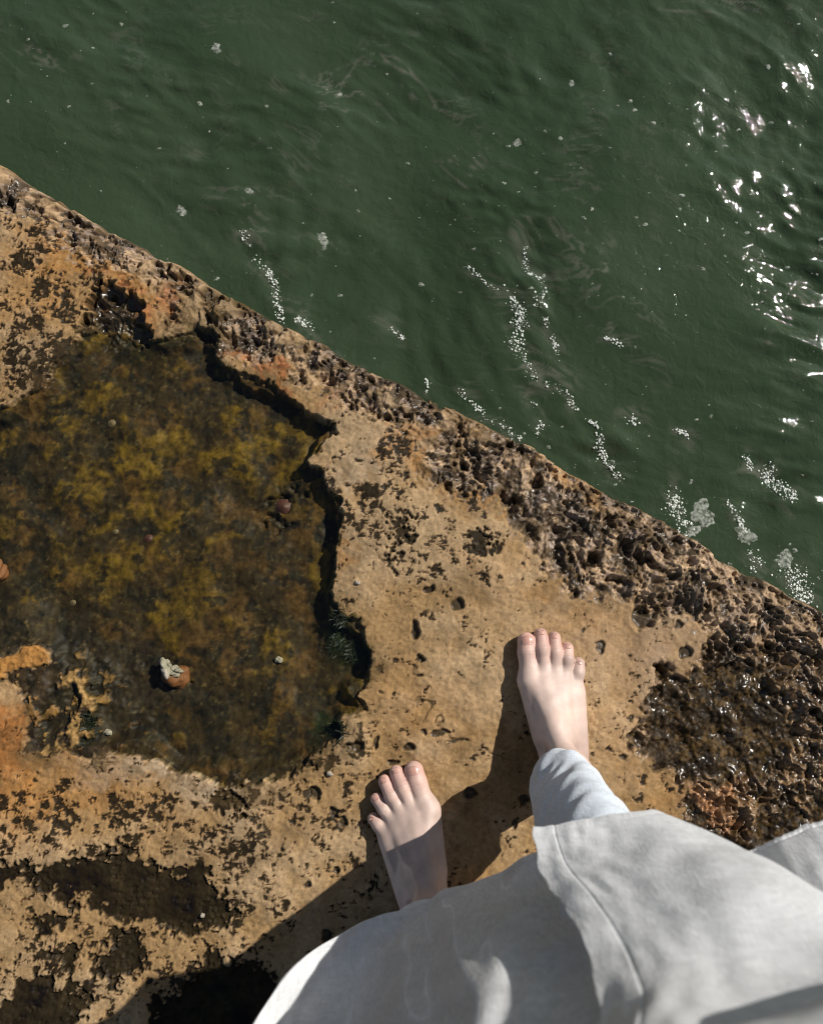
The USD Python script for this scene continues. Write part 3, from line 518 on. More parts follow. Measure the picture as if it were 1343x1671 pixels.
#PERSON#
# ---------------------------------------------------------------- the person
def smin(a, b, k):
    h = np.clip(0.5 + 0.5 * (b - a) / k, 0, 1); return b + (a - b) * h - k * h * (1 - h)
class Field:
    def __init__(s, gx, gy, gz):
        s.g = (np.asarray(gx), np.asarray(gy), np.asarray(gz)); s.F = np.full([len(a) for a in s.g], 1.0, np.float32)
    def box(s, lo, hi):
        return tuple(slice(max(np.searchsorted(a, l) - 1, 0), np.searchsorted(a, h) + 1) for a, l, h in zip(s.g, lo, hi))
    def cone(s, sl, a, ra, b, rb, flat=1.0):
        P = [s.g[0][sl[0]][:, None, None], s.g[1][sl[1]][None, :, None], s.g[2][sl[2]][None, None, :]]
        ba = b - a; L = max(ba @ ba, 1e-12)
        q = [P[i] - a[i] for i in range(3)]
        t = np.clip((q[0] * ba[0] + q[1] * ba[1] + q[2] * ba[2]) / L, 0, 1)
        return np.sqrt((q[0] - t * ba[0]) ** 2 + (q[1] - t * ba[1]) ** 2 + ((q[2] - t * ba[2]) / flat) ** 2) - (ra + (rb - ra) * t)
    def add(s, a, ra, b, rb, k=0.01, flat=1.0):
        a, b = np.asarray(a, float), np.asarray(b, float); m = max(ra, rb) * max(1, flat) + k + 0.012
        sl = s.box(np.minimum(a, b) - m, np.maximum(a, b) + m)
        s.F[sl] = smin(s.F[sl], s.cone(sl, a, ra, b, rb, flat), k)
    def add_chain(s, base, chain, k, kin=0.004):
        p = np.array([c[0] for c in chain]); m = max(c[1] for c in chain) + k + 0.01
        sl = s.box(p.min(0) - m, p.max(0) + m); t = None
        for (a, ra), (b, rb) in zip(chain[:-1], chain[1:]):
            d_ = s.cone(sl, np.asarray(a, float), ra, np.asarray(b, float), rb); t = d_ if t is None else smin(t, d_, kin)
        s.F[sl] = np.minimum(s.F[sl], smin(base[sl], t, k))
    def mesh(s, relax=6):
        F, g = s.F, s.g; inside = F < 0
        nx, ny, nz = [n - 1 for n in F.shape]
        cnt = np.zeros((nx, ny, nz), np.int8)
        for i, j, k in np.ndindex(2, 2, 2): cnt += inside[i:nx + i, j:ny + j, k:nz + k]
        act = np.argwhere((cnt > 0) & (cnt < 8)); idx = np.full((nx, ny, nz), -1, np.int64); idx[tuple(act.T)] = np.arange(len(act))
        pos, n = np.zeros((len(act), 3)), np.zeros(len(act))
        C8 = {c: F[act[:, 0] + c[0], act[:, 1] + c[1], act[:, 2] + c[2]].astype(float) for c in np.ndindex(2, 2, 2)}
        for c in np.ndindex(2, 2, 2):
            for ax in range(3):
                if c[ax]: continue
                e_ = list(c); e_[ax] = 1; a, b = C8[c], C8[tuple(e_)]
                cr = (a < 0) != (b < 0); t = np.where(cr, a / np.where(cr, a - b, 1), 0)
                p = np.tile(np.array(c, float), (len(act), 1)); p[:, ax] = t
                pos[cr] += p[cr]; n[cr] += 1
        pos /= n[:, None]
        v = np.stack([np.interp(act[:, i] + pos[:, i], np.arange(len(g[i])), g[i]) for i in range(3)], -1)
        quads = []
        for ax in range(3):
            b, c = (ax + 1) % 3, (ax + 2) % 3
            sa = [slice(None)] * 3; sb = [slice(None)] * 3; sa[ax] = slice(0, -1); sb[ax] = slice(1, None)
            e_ = np.argwhere(inside[tuple(sa)] != inside[tuple(sb)])
            ok = (e_[:, b] > 0) & (e_[:, c] > 0) & (e_[:, b] < F.shape[b] - 1) & (e_[:, c] < F.shape[c] - 1); e_ = e_[ok]
            def at_(db, dc):
                q = e_.copy(); q[:, b] -= db; q[:, c] -= dc; return idx[tuple(q.T)]
            f = np.stack([at_(1, 1), at_(0, 1), at_(0, 0), at_(1, 0)], -1)
            fl_ = ~inside[tuple(e_.T)]; f[fl_] = f[fl_][:, ::-1]; quads.append(f)
        m = trimesh.Trimesh(v, tris(np.vstack(quads)), process=False)
        if relax:
            old = m.vertices.copy(); trimesh.smoothing.filter_taubin(m, iterations=relax); new = m.vertices.copy()
            e = m.edges_unique; deg = np.maximum(np.bincount(e.ravel(), minlength=len(new)), 1)[:, None]
            for _ in range(2):                                   # a few stray corners are drawn back to the middle of their neighbours
                mid = np.zeros_like(new); np.add.at(mid, e[:, 0], new[e[:, 1]]); np.add.at(mid, e[:, 1], new[e[:, 0]]); mid /= deg
                far = np.linalg.norm(new - mid, axis=1) > 0.6 * np.median(m.edges_unique_length) + 0 * deg[:, 0]
                new[far] = mid[far]
            m.vertices = new
        return m

def fine(a, b, h, lo, hi, g=1.12, hmax=0.012):
    inner = list(np.arange(a, b, h)); left, right = [], []
    for s, l, end in ((-1, left, lo), (1, right, hi)):
        q, hh = inner[0] if s < 0 else inner[-1], h
        while (q - end) * s < 0: hh = min(hh * g, hmax); q += s * hh; l.append(q)
    return np.array(left[::-1] + inner + right)

class Foot:
    def __init__(s, tip, heading, side, lift=0.0):
        """tip: where the second toe ends on the rock; heading: degrees turned to the left; side: +1 a right foot, -1 a left one."""
        s.side, h = side, math.radians(heading); s.f = np.array([-math.sin(h), math.cos(h), 0]); s.r = np.array([math.cos(h), math.sin(h), 0]) * side
        s.o = np.array([tip[0], tip[1], lift]) - s.f * 0.236 + s.r * 0.009
    def __call__(s, a, b, c):
        return s.o + s.r * a * 0.00102 + s.f * b * 0.001 + np.array([0, 0, c * 0.001])
    def local(s, p):
        q = np.asarray(p) - s.o; return q @ s.r / 0.00102, q @ s.f / 0.001, q[..., 2] / 0.001
TOES = {-1: [[(-26.595, 172, 16, 14.7), (-24.625, 203, 15, 14.07), (-24.625, 219, 13, 13.86)], [(-8.865, 176, 17, 10.91), (-3.94, 202, 20, 10.02), (-0.985, 224, 11.5, 9.79)], [(6.895, 172, 16, 10.53), (13.79, 196, 19, 9.5), (17.73, 216, 11, 9.38)],
             [(19.7, 164, 14, 9.93), (28.565, 182, 17, 8.55), (34.475, 196, 10, 8.67)], [(31.52, 148, 12, 10.35), (40.385, 162, 14, 8.94), (45.31, 171, 9.5, 8.94)]],
        1: [[(-28.565, 172, 16, 14.18), (-29.55, 203, 14.5, 13.23), (-28.565, 219, 13, 13.23)], [(-8.865, 178, 17, 10.91), (-8.3725, 206, 20, 10.02), (-7.88, 227, 11.5, 9.91)], [(6.895, 175, 16, 10.53), (9.3575, 201, 19, 9.84), (10.835, 221, 11, 9.73)],
            [(20.685, 167, 14, 10.39), (25.1175, 190, 17, 9.47), (27.58, 205, 10.5, 9.47)], [(32.505, 152, 12, 10.82), (38.415, 170, 14, 9.88), (41.37, 182, 10, 9.77)]]}
def build_foot(F, T):
    add = lambda a, ra, b, rb, k=0.010, fl=1.0: F.add(T(*a), ra * 1e-3, T(*b), rb * 1e-3, k, fl)
    add((0, 24, 27), 25, (2, 44, 32), 26, .012); add((1, 30, 60), 22, (0, 48, 90), 26, .02)
    wide = 1.10 if T.side < 0 else 1.0
    add((-1, 44, 95), 28 * wide, (-2, 36, 120), 26.5 * wide, .02)
    up_c = [T(-2, 36, 120)] + ([np.array(p_) for p_ in ((.197, -.226, .19), (.192, -.240, .28), (.186, -.256, .38))] if T.side > 0 else [np.array(p_) for p_ in ((.022, -.372, .20), (.024, -.380, .30), (.024, -.390, .38))])
    for (p_, r_), (q_, w_) in zip(zip(up_c[:-1], (.0265 * wide, .030 * wide, .034)), zip(up_c[1:], (.030 * wide, .034, .037))): F.add(p_, r_, q_, w_, .012)
    T.calf = up_c[-1]
    add((0, 20, 60), 10, (-1, 18, 120), 11, .016)
    add((-29, 50, 76), 8, (-26, 52, 88), 8, .014); add((29, 40, 64), 8, (26, 42, 78), 8, .014)
    add((0, 62, 72), 18, (-6, 104, 49), 13, .014); add((-6, 104, 49), 13, (-13, 150, 27), 9, .014)
    for a, ra, b, rb in (((-16, 90, 30), 17, (-29, 168, 17), 15), ((-5, 88, 45), 19, (-11, 174, 17), 12.5), ((4, 86, 40), 18, (6, 171, 16), 12), ((12, 80, 33), 17.5, (20, 164, 14.5), 11.5), ((20, 64, 24), 17, (33, 150, 12.5), 11.5)):
        add(a, ra, b, rb, .012)
    add((25, 44, 17), 16, (33, 140, 12), 12, .012); add((-8, 60, 26), 20, (-30, 160, 15), 14, .012); add((-32, 164, 16), 13, (-30, 172, 16), 13, .008)
    for k_, (x0, x1) in enumerate(((-10, -27), (-3, -10), (5, 7), (13, 20))):                    # tendons
        add((x0 * .6 - 2, 92, 60 - 3 * k_), 2.4, (x1, 160, 28.5 - 2.5 * k_), 2.2, .012)
    base = F.F.copy()
    for t in TOES[T.side]:
        F.add_chain(base, [(T(a, b, c), r * 1e-3) for a, b, c, r in t], 0.0055)

RF, LF = Foot(at(880, 1026, 0.012), 4.2, 1), Foot(at(652, 1244, 0.012), 15.5, -1)
FOOT_Z = {1: np.median([ground_z(*RF(a, b, 0)[:2]) for a in (-25, 0, 25) for b in (30, 90, 160, 200)]), -1: np.median([ground_z(*LF(a, b, 0)[:2]) for a in (-25, 0, 25) for b in (30, 90, 160, 200)])}
RF.o[2], LF.o[2] = FOOT_Z[1] - 0.0005, FOOT_Z[-1] - 0.0005
def skin_tint(v, T=None):
    c = np.tile(np.array([0.515, 0.388, 0.328]), (len(v), 1))
    if T is None: return c
    a, b, h = T.local(v)
    n_ = n2(v[:, 0] + v[:, 2], v[:, 1], 0.012, 230); nb = n2(v[:, 0], v[:, 1] + v[:, 2], 0.03, 231)
    red = np.clip(step(b, 178, 222) * 0.9 + 0.5 * np.exp(-((h - 4) / 8) ** 2) + 0.5 * np.exp(-(((b - 45) / 22) ** 2)) * (h < 60), 0, 1) * (0.8 + 0.3 * nb)
    c = lerp(c, np.array([0.565, 0.315, 0.255]), (0.9 * np.clip(red, 0, 1))[:, None])
    vein = np.exp(-(n2(v[:, 0], v[:, 1], 0.028, 232) / 0.09) ** 2) * step(h, 24, 40) * step(b, 60, 90) * step(-b, -165, -140)
    c = lerp(c, np.array([0.40, 0.37, 0.345]), (0.38 * vein)[:, None])
    for i_t, t in enumerate(TOES[T.side]):
        q0, q1, q2 = (np.array(T(*w[:3])) for w in t); ax_ = (q2 - q1) / np.linalg.norm(q2 - q1); rel = v - q1; al = rel @ ax_
        nearer = np.linalg.norm(rel - al[:, None] * ax_, axis=1) < t[1][3] * 1.35e-3
        c = lerp(c, np.array([0.565, 0.315, 0.255]), 0.55 * np.exp(-(np.linalg.norm(v - q2, axis=1) / .0125) ** 2)[:, None])
        for o_ in (-.0022, .0016): c = c * (1 - (0.12 if i_t < 4 else 0.0) * nearer * np.exp(-((al - o_) / .0010) ** 2) * (h > t[1][2]))[:, None]
    ten = np.exp(-(((a + 4 - (b - 100) * 0.02) % 12 - 6) / 2.2) ** 2) * step(b, 90, 120) * step(-b, -172, -150) * step(h, 18, 30)
    return c * (1 + 0.07 * n_ + 0.07 * nb + 0.05 * ten)[:, None]
person = thing("person", "barefoot person in a pale blue-grey linen shirt and trousers standing at the ledge's edge", "person")
legs, tints, nails = [], [], []
KNEE = {1: np.array([0.185, -0.258, 0.46]), -1: np.array([0.024, -0.392, 0.46])}
HIP = {1: np.array([0.175, -0.395, 0.86]), -1: np.array([0.020, -0.410, 0.86])}
for T in (RF, LF):
    c = T(0, 120, 0)
    F = Field(fine(c[0] - .085, c[0] + .085, .0016, c[0] - .16, c[0] + .16), fine(c[1] - .15, c[1] + .13, .0016, c[1] - .3, c[1] + .15), fine(T.o[2] - .004, T.o[2] + .11, .0016, T.o[2] - .01, 0.98))
    build_foot(F, T)
    F.add(T.calf, .037, KNEE[T.side], .041, .012); F.add(KNEE[T.side], .041, HIP[T.side], .072, .02)
    zz = (F.g[2] - T.o[2])[None, None, :]; F.F = -smin(-F.F, zz + 0 * F.F, 0.004)      # the sole is pressed flat on the rock
    m = F.mesh(6); legs.append(m); tints.append(skin_tint(m.vertices, T))
    # nails: small curved plates set in the end joint of each toe
    tree3 = cKDTree(m.vertices); vn = m.vertex_normals
    for i, t in enumerate(TOES[T.side]):
        (a1, b1, c1, r1), (a2, b2, c2, r2) = t[1], t[2]
        p1, p2 = T(a1, b1, c1), T(a2, b2, c2); ax = p2 - p1; ax[2] *= 0.6; ax /= np.linalg.norm(ax); sd_ = np.cross(ax, [0, 0, 1]); sd_ /= np.linalg.norm(sd_); up = np.cross(sd_, ax)
        big = i == 0; hw, l0, l1 = (0.0084, -0.001, 0.0120) if big else ((0.0050, 0.0005, 0.0090) if i < 4 else (0.0030, 0.001, 0.0056))
        R_ = r2 * 1e-3 + (0.0003 if big else 0.0004); nu, nv = 13, 11; vv = []
        for iu in range(nu):
            for iv in range(nv):
                u_, w_ = iu / (nu - 1) * 2 - 1, iv / (nv - 1)
                half = hw * (1 - 0.18 * (1 - w_) ** 2) * math.sqrt(max(1 - max(0, (w_ - 0.72) / 0.28) ** 2 * 0.55, 0.1)) 
                ang = u_ * half / R_; fwd = l0 + (l1 - l0) * w_ - 0.0018 * u_ * u_ * (w_ > 0.5) * (2 * w_ - 1)
                q = p2 + ax * (fwd - 0.003) + (sd_ * math.sin(ang) + up * math.cos(ang)) * R_
                dd, ii = tree3.query(q, k=8); wgt = 1 / (dd + 1e-4); s0 = (m.vertices[ii] * wgt[:, None]).sum(0) / wgt.sum(); nrm = (vn[ii] * wgt[:, None]).sum(0); nrm /= np.linalg.norm(nrm)
                q = s0 + nrm * (0.0008 - 0.0005 * u_ ** 4 + 0.0004 * (w_ > 0.9)); vv.append(q)
        vv = np.array(vv); gf = tris(grid_faces(nu, nv))
        tm = trimesh.Trimesh(vv, gf, process=False)
        if tm.face_normals[:, 2].mean() < 0: gf = gf[:, ::-1]; tm = trimesh.Trimesh(vv, gf, process=False)
        lowv = vv - tm.vertex_normals * 0.0012; n0 = len(vv); ring = [k_ * nv for k_ in range(nu)] + [(nu - 1) * nv + k_ for k_ in range(1, nv)] + [k_ * nv + nv - 1 for k_ in range(nu - 2, -1, -1)] + list(range(nv - 2, 0, -1))
        side = [[ring[k_], ring[(k_ + 1) % len(ring)], ring[(k_ + 1) % len(ring)] + n0] for k_ in range(len(ring))] + [[ring[k_], ring[(k_ + 1) % len(ring)] + n0, ring[k_] + n0] for k_ in range(len(ring))]
        nails.append((np.vstack([vv, lowv]), np.vstack([gf, np.array(side)])))
# the rest of the body, under the clothes
F = Field(np.arange(-0.30, 0.52, .010), np.arange(-0.62, 0.06, .010), np.arange(0.55, 1.46, .010))
for s in (1, -1):
    F.add(lerp(KNEE[s], HIP[s], 0.4), .050, HIP[s], .074, .03)
    sh = np.array([0.098 + 0.165 * s, -0.375, 1.325]); el = np.array([0.098 + 0.235 * s, -0.33, 1.06]); wr = np.array([0.03 + 0.085 * s, -0.085, 1.20])
    F.add(sh, .048, el, .038, .03); F.add(el, .038, wr, .026, .02); F.add([0.098, -.39, 1.32], .075, sh, .05, .04)
F.add([0.04, -.385, .92], .105, [0.156, -.385, .92], .105, .04); F.add([0.06, -.385, .95], .10, [0.07, -.375, 1.12], .095, .05); F.add([0.136, -.385, .95], .10, [0.126, -.375, 1.12], .095, .05)
F.add([0.05, -.375, 1.12], .10, [0.03, -.38, 1.28], .09, .05); F.add([0.146, -.375, 1.12], .10, [0.166, -.38, 1.28], .09, .05); F.add([0.098, -.38, 1.32], .06, [0.098, -.345, 1.46], .05, .03)
trunk = F.mesh(6)
F = Field(np.arange(-0.01, 0.21, .004), np.arange(-0.46, -0.18, .004), np.arange(1.36, 1.68, .004)); hc = np.array([0.098, -.315, 1.55])
F.add([0.098, -.36, 1.36], .054, hc + [0, -.02, -.03], .056, .03); F.add(hc + [0, -.03, .03], .078, hc + [0, .0, .03], .074, .03); F.add(hc + [0, .02, -.03], .058, hc + [0, .03, -.075], .036, .04)
F.add(hc + [0, .072, .01], .010, hc + [0, .092, -.022], .013, .012); F.add(hc + [-.02, .066, -.058], .008, hc + [.02, .066, -.058], .008, .008); F.add(hc + [-.035, .06, .022], .012, hc + [.035, .06, .022], .012, .012)
for s in (1, -1): F.add(hc + [s * .076, -.012, .012], .013, hc + [s * .074, -.012, -.02], .010, .008); F.add(hc + [s * .028, .042, -.012], .022, hc + [s * .036, .036, -.024], .018, .02)
head = F.mesh(4)
hands = []
for s in (1, -1):
    w0 = np.array([0.03 + 0.085 * s, -0.085, 1.20]); F = Field(np.arange(w0[0] - .12, w0[0] + .12, .0035), np.arange(-.14, .10, .0035), np.arange(1.14, 1.31, .0035))
    F.add(w0 - [0, .03, 0.01], .026, w0 + [-.004 * s, .02, .008], .025, .02)
    for j in range(4): F.add(w0 + [-.004 * s, .015, .008 + .006 * j], .017, w0 + [-.012 * s, .07, -.012 + .019 * j], .012, .012)
    base = F.F.copy()
    for j in range(4):
        k0 = w0 + [-.012 * s, .07, -.012 + .019 * j]; ln = (.8, 1, .95, .85)[j]
        F.add_chain(base, [(k0, .0095), (k0 + np.array([-.018 * s, .03 * ln, 0]), .009), (k0 + np.array([-.042 * s, .040 * ln, .002]), .0082), (k0 + np.array([-.060 * s, .036 * ln, .003]), .0075)], .006)
    F.add_chain(base, [(w0 + [-.006 * s, .02, .03], .014), (w0 + [-.030 * s, .035, .052], .011), (w0 + [-.056 * s, .045, .056], .009)], .01)
    hands.append(F.mesh(3))
allm = legs + [trunk, head] + hands
bm = trimesh.util.concatenate(allm)
body = obj("body", (bm.vertices, bm.faces), M_SKIN, person)
primvar(UsdGeom.Mesh(body), "tint", np.vstack(tints + [skin_tint(m.vertices) for m in [trunk, head] + hands]))
for v, f in nails: obj("toenail", (v, f), M_NAIL, person)
hair = trimesh.creation.icosphere(4, 1.0); hv = np.array(hair.vertices); hn = n2(hv[:, 0] * .3 + hv[:, 2] * .05, hv[:, 1] * .3, 0.05, 240)
keep_ = (hv[:, 1] < 0.45) | (hv[:, 2] > 0.62); hv = hv * (np.array([.089, .098, .094]) * (1 + .03 * hn[:, None])) + hc + [0, -.022, .028]; hv[:, 2] -= np.where((hair.vertices[:, 2] < -.2) & (hair.vertices[:, 1] < .1), .10, 0)
hf = hair.faces[keep_[hair.faces].all(1)]; obj("hair", (hv, hf), M_HAIR, person)
for s in (1, -1):
    e_ = trimesh.creation.icosphere(2, .0105); e_.apply_translation(hc + [s * .031, .064, .006]); obj("eye", (e_.vertices, e_.faces), M_EYE, person)

# clothes: sheets of cloth with a thickness, folds and hems
def shell(Pg, thick, name, mat, closed=False, parent=None):
    """Pg: (n, m, 3) points of a sheet; closed: it meets itself in the second direction."""
    n, m = Pg.shape[:2]; du = np.gradient(Pg, axis=0); dv = np.gradient(Pg, axis=1)
    if closed:
        dv = (np.roll(Pg, -1, 1) - np.roll(Pg, 1, 1)); 
    nr = np.cross(du, dv); nr /= np.maximum(np.linalg.norm(nr, axis=-1, keepdims=True), 1e-9)
    th = np.broadcast_to(thick, Pg.shape[:2])[..., None]
    a, b = (Pg + nr * th / 2).reshape(-1, 3), (Pg - nr * th / 2).reshape(-1, 3)
    idx = np.arange(n * m).reshape(n, m)
    if closed: idx = np.concatenate([idx, idx[:, :1]], 1)
    q = np.stack([idx[:-1, :-1], idx[1:, :-1], idx[1:, 1:], idx[:-1, 1:]], -1).reshape(-1, 4)
    N = n * m; quads = [q, q[:, ::-1] + N]
    def rim_(l, flip):
        r = np.stack([l[:-1], l[1:], l[1:] + N, l[:-1] + N], -1); return r[:, ::-1] if flip else r
    quads += [rim_(idx[0], False), rim_(idx[-1], True)]
    if not closed: quads += [rim_(idx[:, 0], True), rim_(idx[:, -1], False)]
    v = np.vstack([a, b]); f = tris(np.vstack(quads))
    return obj(name, (v, f), mat, parent, smooth=50)
def sheet(rows, n, m, t=None, s=None, k=3, kt=3):
    R_ = np.array([[np.asarray(c if c[0] == "p" else 0, dtype=object) if False else (np.array(c[1:], float) if c[0] == "p" else at(*c)) for c in r] for r in rows], float)
    t = np.arange(len(rows), dtype=float) if t is None else np.array(t, float); s = np.arange(R_.shape[1], dtype=float) if s is None else np.array(s, float)
    kk = min(kt, k, len(t) - 1), min(k, len(s) - 1)
    tt, ss = np.linspace(t[0], t[-1], n), np.linspace(s[0], s[-1], m)
    return np.stack([RectBivariateSpline(t, s, R_[..., i], kx=kk[0], ky=kk[1])(tt, ss) for i in range(3)], -1), tt, ss
def normals(Pg):
    nr = np.cross(np.gradient(Pg, axis=0), np.gradient(Pg, axis=1)); return nr / np.maximum(np.linalg.norm(nr, axis=-1, keepdims=True), 1e-9)

# trousers
def trouser_leg(rings, seed, n=150, m=120):
    zz = [r[0] for r in rings]; zs = np.linspace(zz[0], zz[-1], n); th = np.arange(m) / m * 2 * math.pi
    f = [PchipInterpolator(zz, [r[i] for r in rings])(zs)[:, None] for i in range(1, 5)]
    up_ = (zs - zs[0])[:, None]; T_, Z_ = np.meshgrid(th, zs)
    ct_, st_ = np.cos(T_), np.sin(T_)
    wr_ = 0.0020 * n2(ct_ * .05, st_ * .05 + Z_ * .9, 0.034, seed) + 0.0010 * n2(ct_ * .06 + Z_ * .6, st_ * .06 + Z_ * .9, 0.016, seed + 1) + 0.0036 * n2(ct_ * .04 + Z_ * .25, st_ * .04, 0.03, seed + 2) * step(up_, .02, .15)
    roll = 0.0038 * np.exp(-((up_ - 0.034) / 0.010) ** 2) + 0.0022 * step(-up_, -0.032, -0.028) + 0.0014 * np.exp(-((up_ - 0.012) / 0.006) ** 2)
    rr = 1 + 0 * up_; add_ = wr_ * (0.35 + step(up_, 0, 0.03)) + roll
    return np.stack([f[0] + ct_ * (f[2] + add_), f[1] + st_ * (f[3] + add_), Z_ + 0.016 * (-ct_) * (0 if seed != 250 else 1) * -np.exp(-up_ / .05) + 0.004 * n2(ct_ * .06, st_ * .06, 0.03, seed + 3)], -1)
tr = UsdGeom.Xform.Define(stage, free(str(person.GetPath()) + "/trousers")).GetPrim()
PR = trouser_leg([(.085, .199, -.213, .0375, .046), (.13, .198, -.219, .042, .051), (.19, .196, -.229, .046, .057), (.28, .194, -.239, .054, .064), (.36, .194, -.252, .062, .068), (.46, .190, -.264, .070, .073), (.6, .178, -.318, .072, .083), (.86, .17, -.40, .088, .10)], 250)
shell(PR[:, ::-1], .0022, "trouser_leg", M_TROUSER, True, tr)
PL = trouser_leg([(.215, .022, -.362, .050, .050), (.3, .024, -.372, .055, .058), (.46, .024, -.400, .062, .068), (.6, .022, -.415, .070, .080), (.86, .022, -.41, .088, .10)], 255)
shell(PL[:, ::-1], .0022, "trouser_leg", M_TROUSER, True, tr)
zs, th = np.linspace(.80, 1.04, 24), np.arange(72) / 72 * 2 * math.pi
Tm, Zm = np.meshgrid(th, zs); PW = np.stack([.097 + np.cos(Tm) * (.175 - .12 * (Zm - .8)), -.386 + np.sin(Tm) * (.118 - .03 * (Zm - .8)), Zm], -1)
shell(PW[:, ::-1], .0022, "waist", M_TROUSER, True, tr)

# shirt: right front panel (its free edge towards the middle), left front panel under it, and the panel round the back
shirt = UsdGeom.Xform.Define(stage, free(str(person.GetPath()) + "/shirt")).GetPrim()
A = [[(869, 1352, .432), (925, 1344, .435), (985, 1332, .437), (1052, 1331, .435), (1085, 1375, .37)],
     [(890, 1440, .495), (960, 1425, .51), (1050, 1405, .52), (1190, 1391, .50), (1215, 1440, .43)],
     [(940, 1522, .585), (1030, 1500, .60), (1160, 1480, .61), (1343, 1473, .58), (1370, 1530, .50)],
     [(985, 1671, .72), (1100, 1660, .73), (1270, 1630, .73), (1500, 1570, .68), (1540, 1620, .60)],
     [(1010, 1850, .85), (1150, 1850, .88), (1400, 1800, .88), (1700, 1700, .80), (1750, 1760, .72)],
     [("p", .105, -.235, 1.06), ("p", .19, -.23, 1.06), ("p", .27, -.26, 1.06), ("p", .31, -.33, 1.04), ("p", .30, -.39, 1.0)],
     [("p", .12, -.33, 1.36), ("p", .17, -.34, 1.385), ("p", .22, -.35, 1.38), ("p", .275, -.37, 1.36), ("p", .29, -.40, 1.33)]]
Pg, tt, ss = sheet(A, 260, 170)
n_ = normals(Pg); TT, SS = np.meshgrid(tt, ss, indexing="ij")
edge_ = np.exp(-SS / 0.35); vis = step(-TT, -5, -4)
Pg = Pg + n_ * (0.0045 * n2(TT * .035 + SS * .015, SS * .045 - TT * .03, 0.055, 260) + 0.0014 * n2(TT * .05 - SS * .03, SS * .08 + TT * .03, 0.05, 261) + 0.0007 * n2(TT * .1, SS * .1, 0.022, 262) + 0.0022 * n2(TT * .055 + SS * .03, SS * .020 - TT * .015, 0.035, 265))[..., None] * vis[..., None]
dvv = np.gradient(Pg, axis=1); dvv /= np.linalg.norm(dvv, axis=-1, keepdims=True)
Pg = Pg - dvv * (edge_ * vis * (0.0022 * n2(TT * .16, 0 * SS, 0.05, 263) + 0.0005 * n2(TT * .2, 0 * SS, 0.017, 264)))[..., None]
Pg = Pg - n_ * (0.0016 * np.exp(-((SS - 0.62) / 0.02) ** 2) + 0.0004 * np.exp(-((TT - 0.10) / 0.015) ** 2))[..., None]
thick = 0.0014 + 0.0010 * (SS < 0.60) + 0.0004 * (TT < 0.09)
shell(Pg, thick, "front_panel", M_SHIRT, False, shirt)
Cc = [[(935, 1368, .385), (868, 1390, .36), (800, 1426, .33), (742, 1447, .31), (700, 1462, .30), (655, 1483, .305), (605, 1500, .30), (520, 1545, .32), (460, 1600, .36), (412, 1671, .41), (385, 1750, .45)],
      [(975, 1470, .475), (880, 1490, .465), (810, 1520, .475), (750, 1545, .475), (700, 1565, .46), (635, 1585, .425), (585, 1598, .36), (520, 1640, .37), (470, 1700, .41), (430, 1780, .45), (400, 1850, .49)],
      [(1040, 1600, .61), (900, 1630, .60), (820, 1650, .625), (760, 1680, .63), (700, 1700, .61), (630, 1715, .56), (585, 1735, .48), (540, 1760, .47), (500, 1800, .49), (470, 1860, .52), (450, 1920, .55)],
      [(1110, 1770, .76), (930, 1800, .75), (850, 1830, .74), (780, 1850, .74), (710, 1880, .73), (655, 1900, .69), (620, 1930, .66), (590, 1950, .64), (560, 1980, .64), (540, 2020, .66), (520, 2060, .68)],
      [("p", .15, -.245, 1.06), ("p", .11, -.24, 1.06), ("p", .07, -.24, 1.06), ("p", .03, -.245, 1.06), ("p", 0, -.25, 1.06), ("p", -.03, -.265, 1.06), ("p", -.06, -.285, 1.06), ("p", -.085, -.31, 1.06), ("p", -.10, -.34, 1.06), ("p", -.105, -.37, 1.05), ("p", -.105, -.40, 1.04)],
      [("p", .125, -.335, 1.35), ("p", .11, -.335, 1.36), ("p", .09, -.335, 1.37), ("p", .06, -.338, 1.38), ("p", .03, -.342, 1.385), ("p", 0, -.348, 1.385), ("p", -.02, -.355, 1.38), ("p", -.05, -.365, 1.37), ("p", -.07, -.375, 1.36), ("p", -.09, -.385, 1.345), ("p", -.095, -.40, 1.33)]]
Pg, tt, ss = sheet(Cc, 240, 240)
n_ = normals(Pg); TT, SS = np.meshgrid(tt, ss, indexing="ij"); vis = step(-TT, -4.2, -3)
Pg = Pg + n_ * (0.0042 * n2(TT * .045 + SS * .025, SS * .035 - TT * .03, 0.06, 274) + 0.002 * n2(TT * .1, SS * .06, 0.03, 271) - 0.0010 * np.exp(-((TT - 0.12) / 0.018) ** 2))[..., None] * vis[..., None]
shell(Pg[:, ::-1], 0.0014 + 0.0010 * (TT[:, ::-1] < 0.10), "front_panel", M_SHIRT, False, shirt)
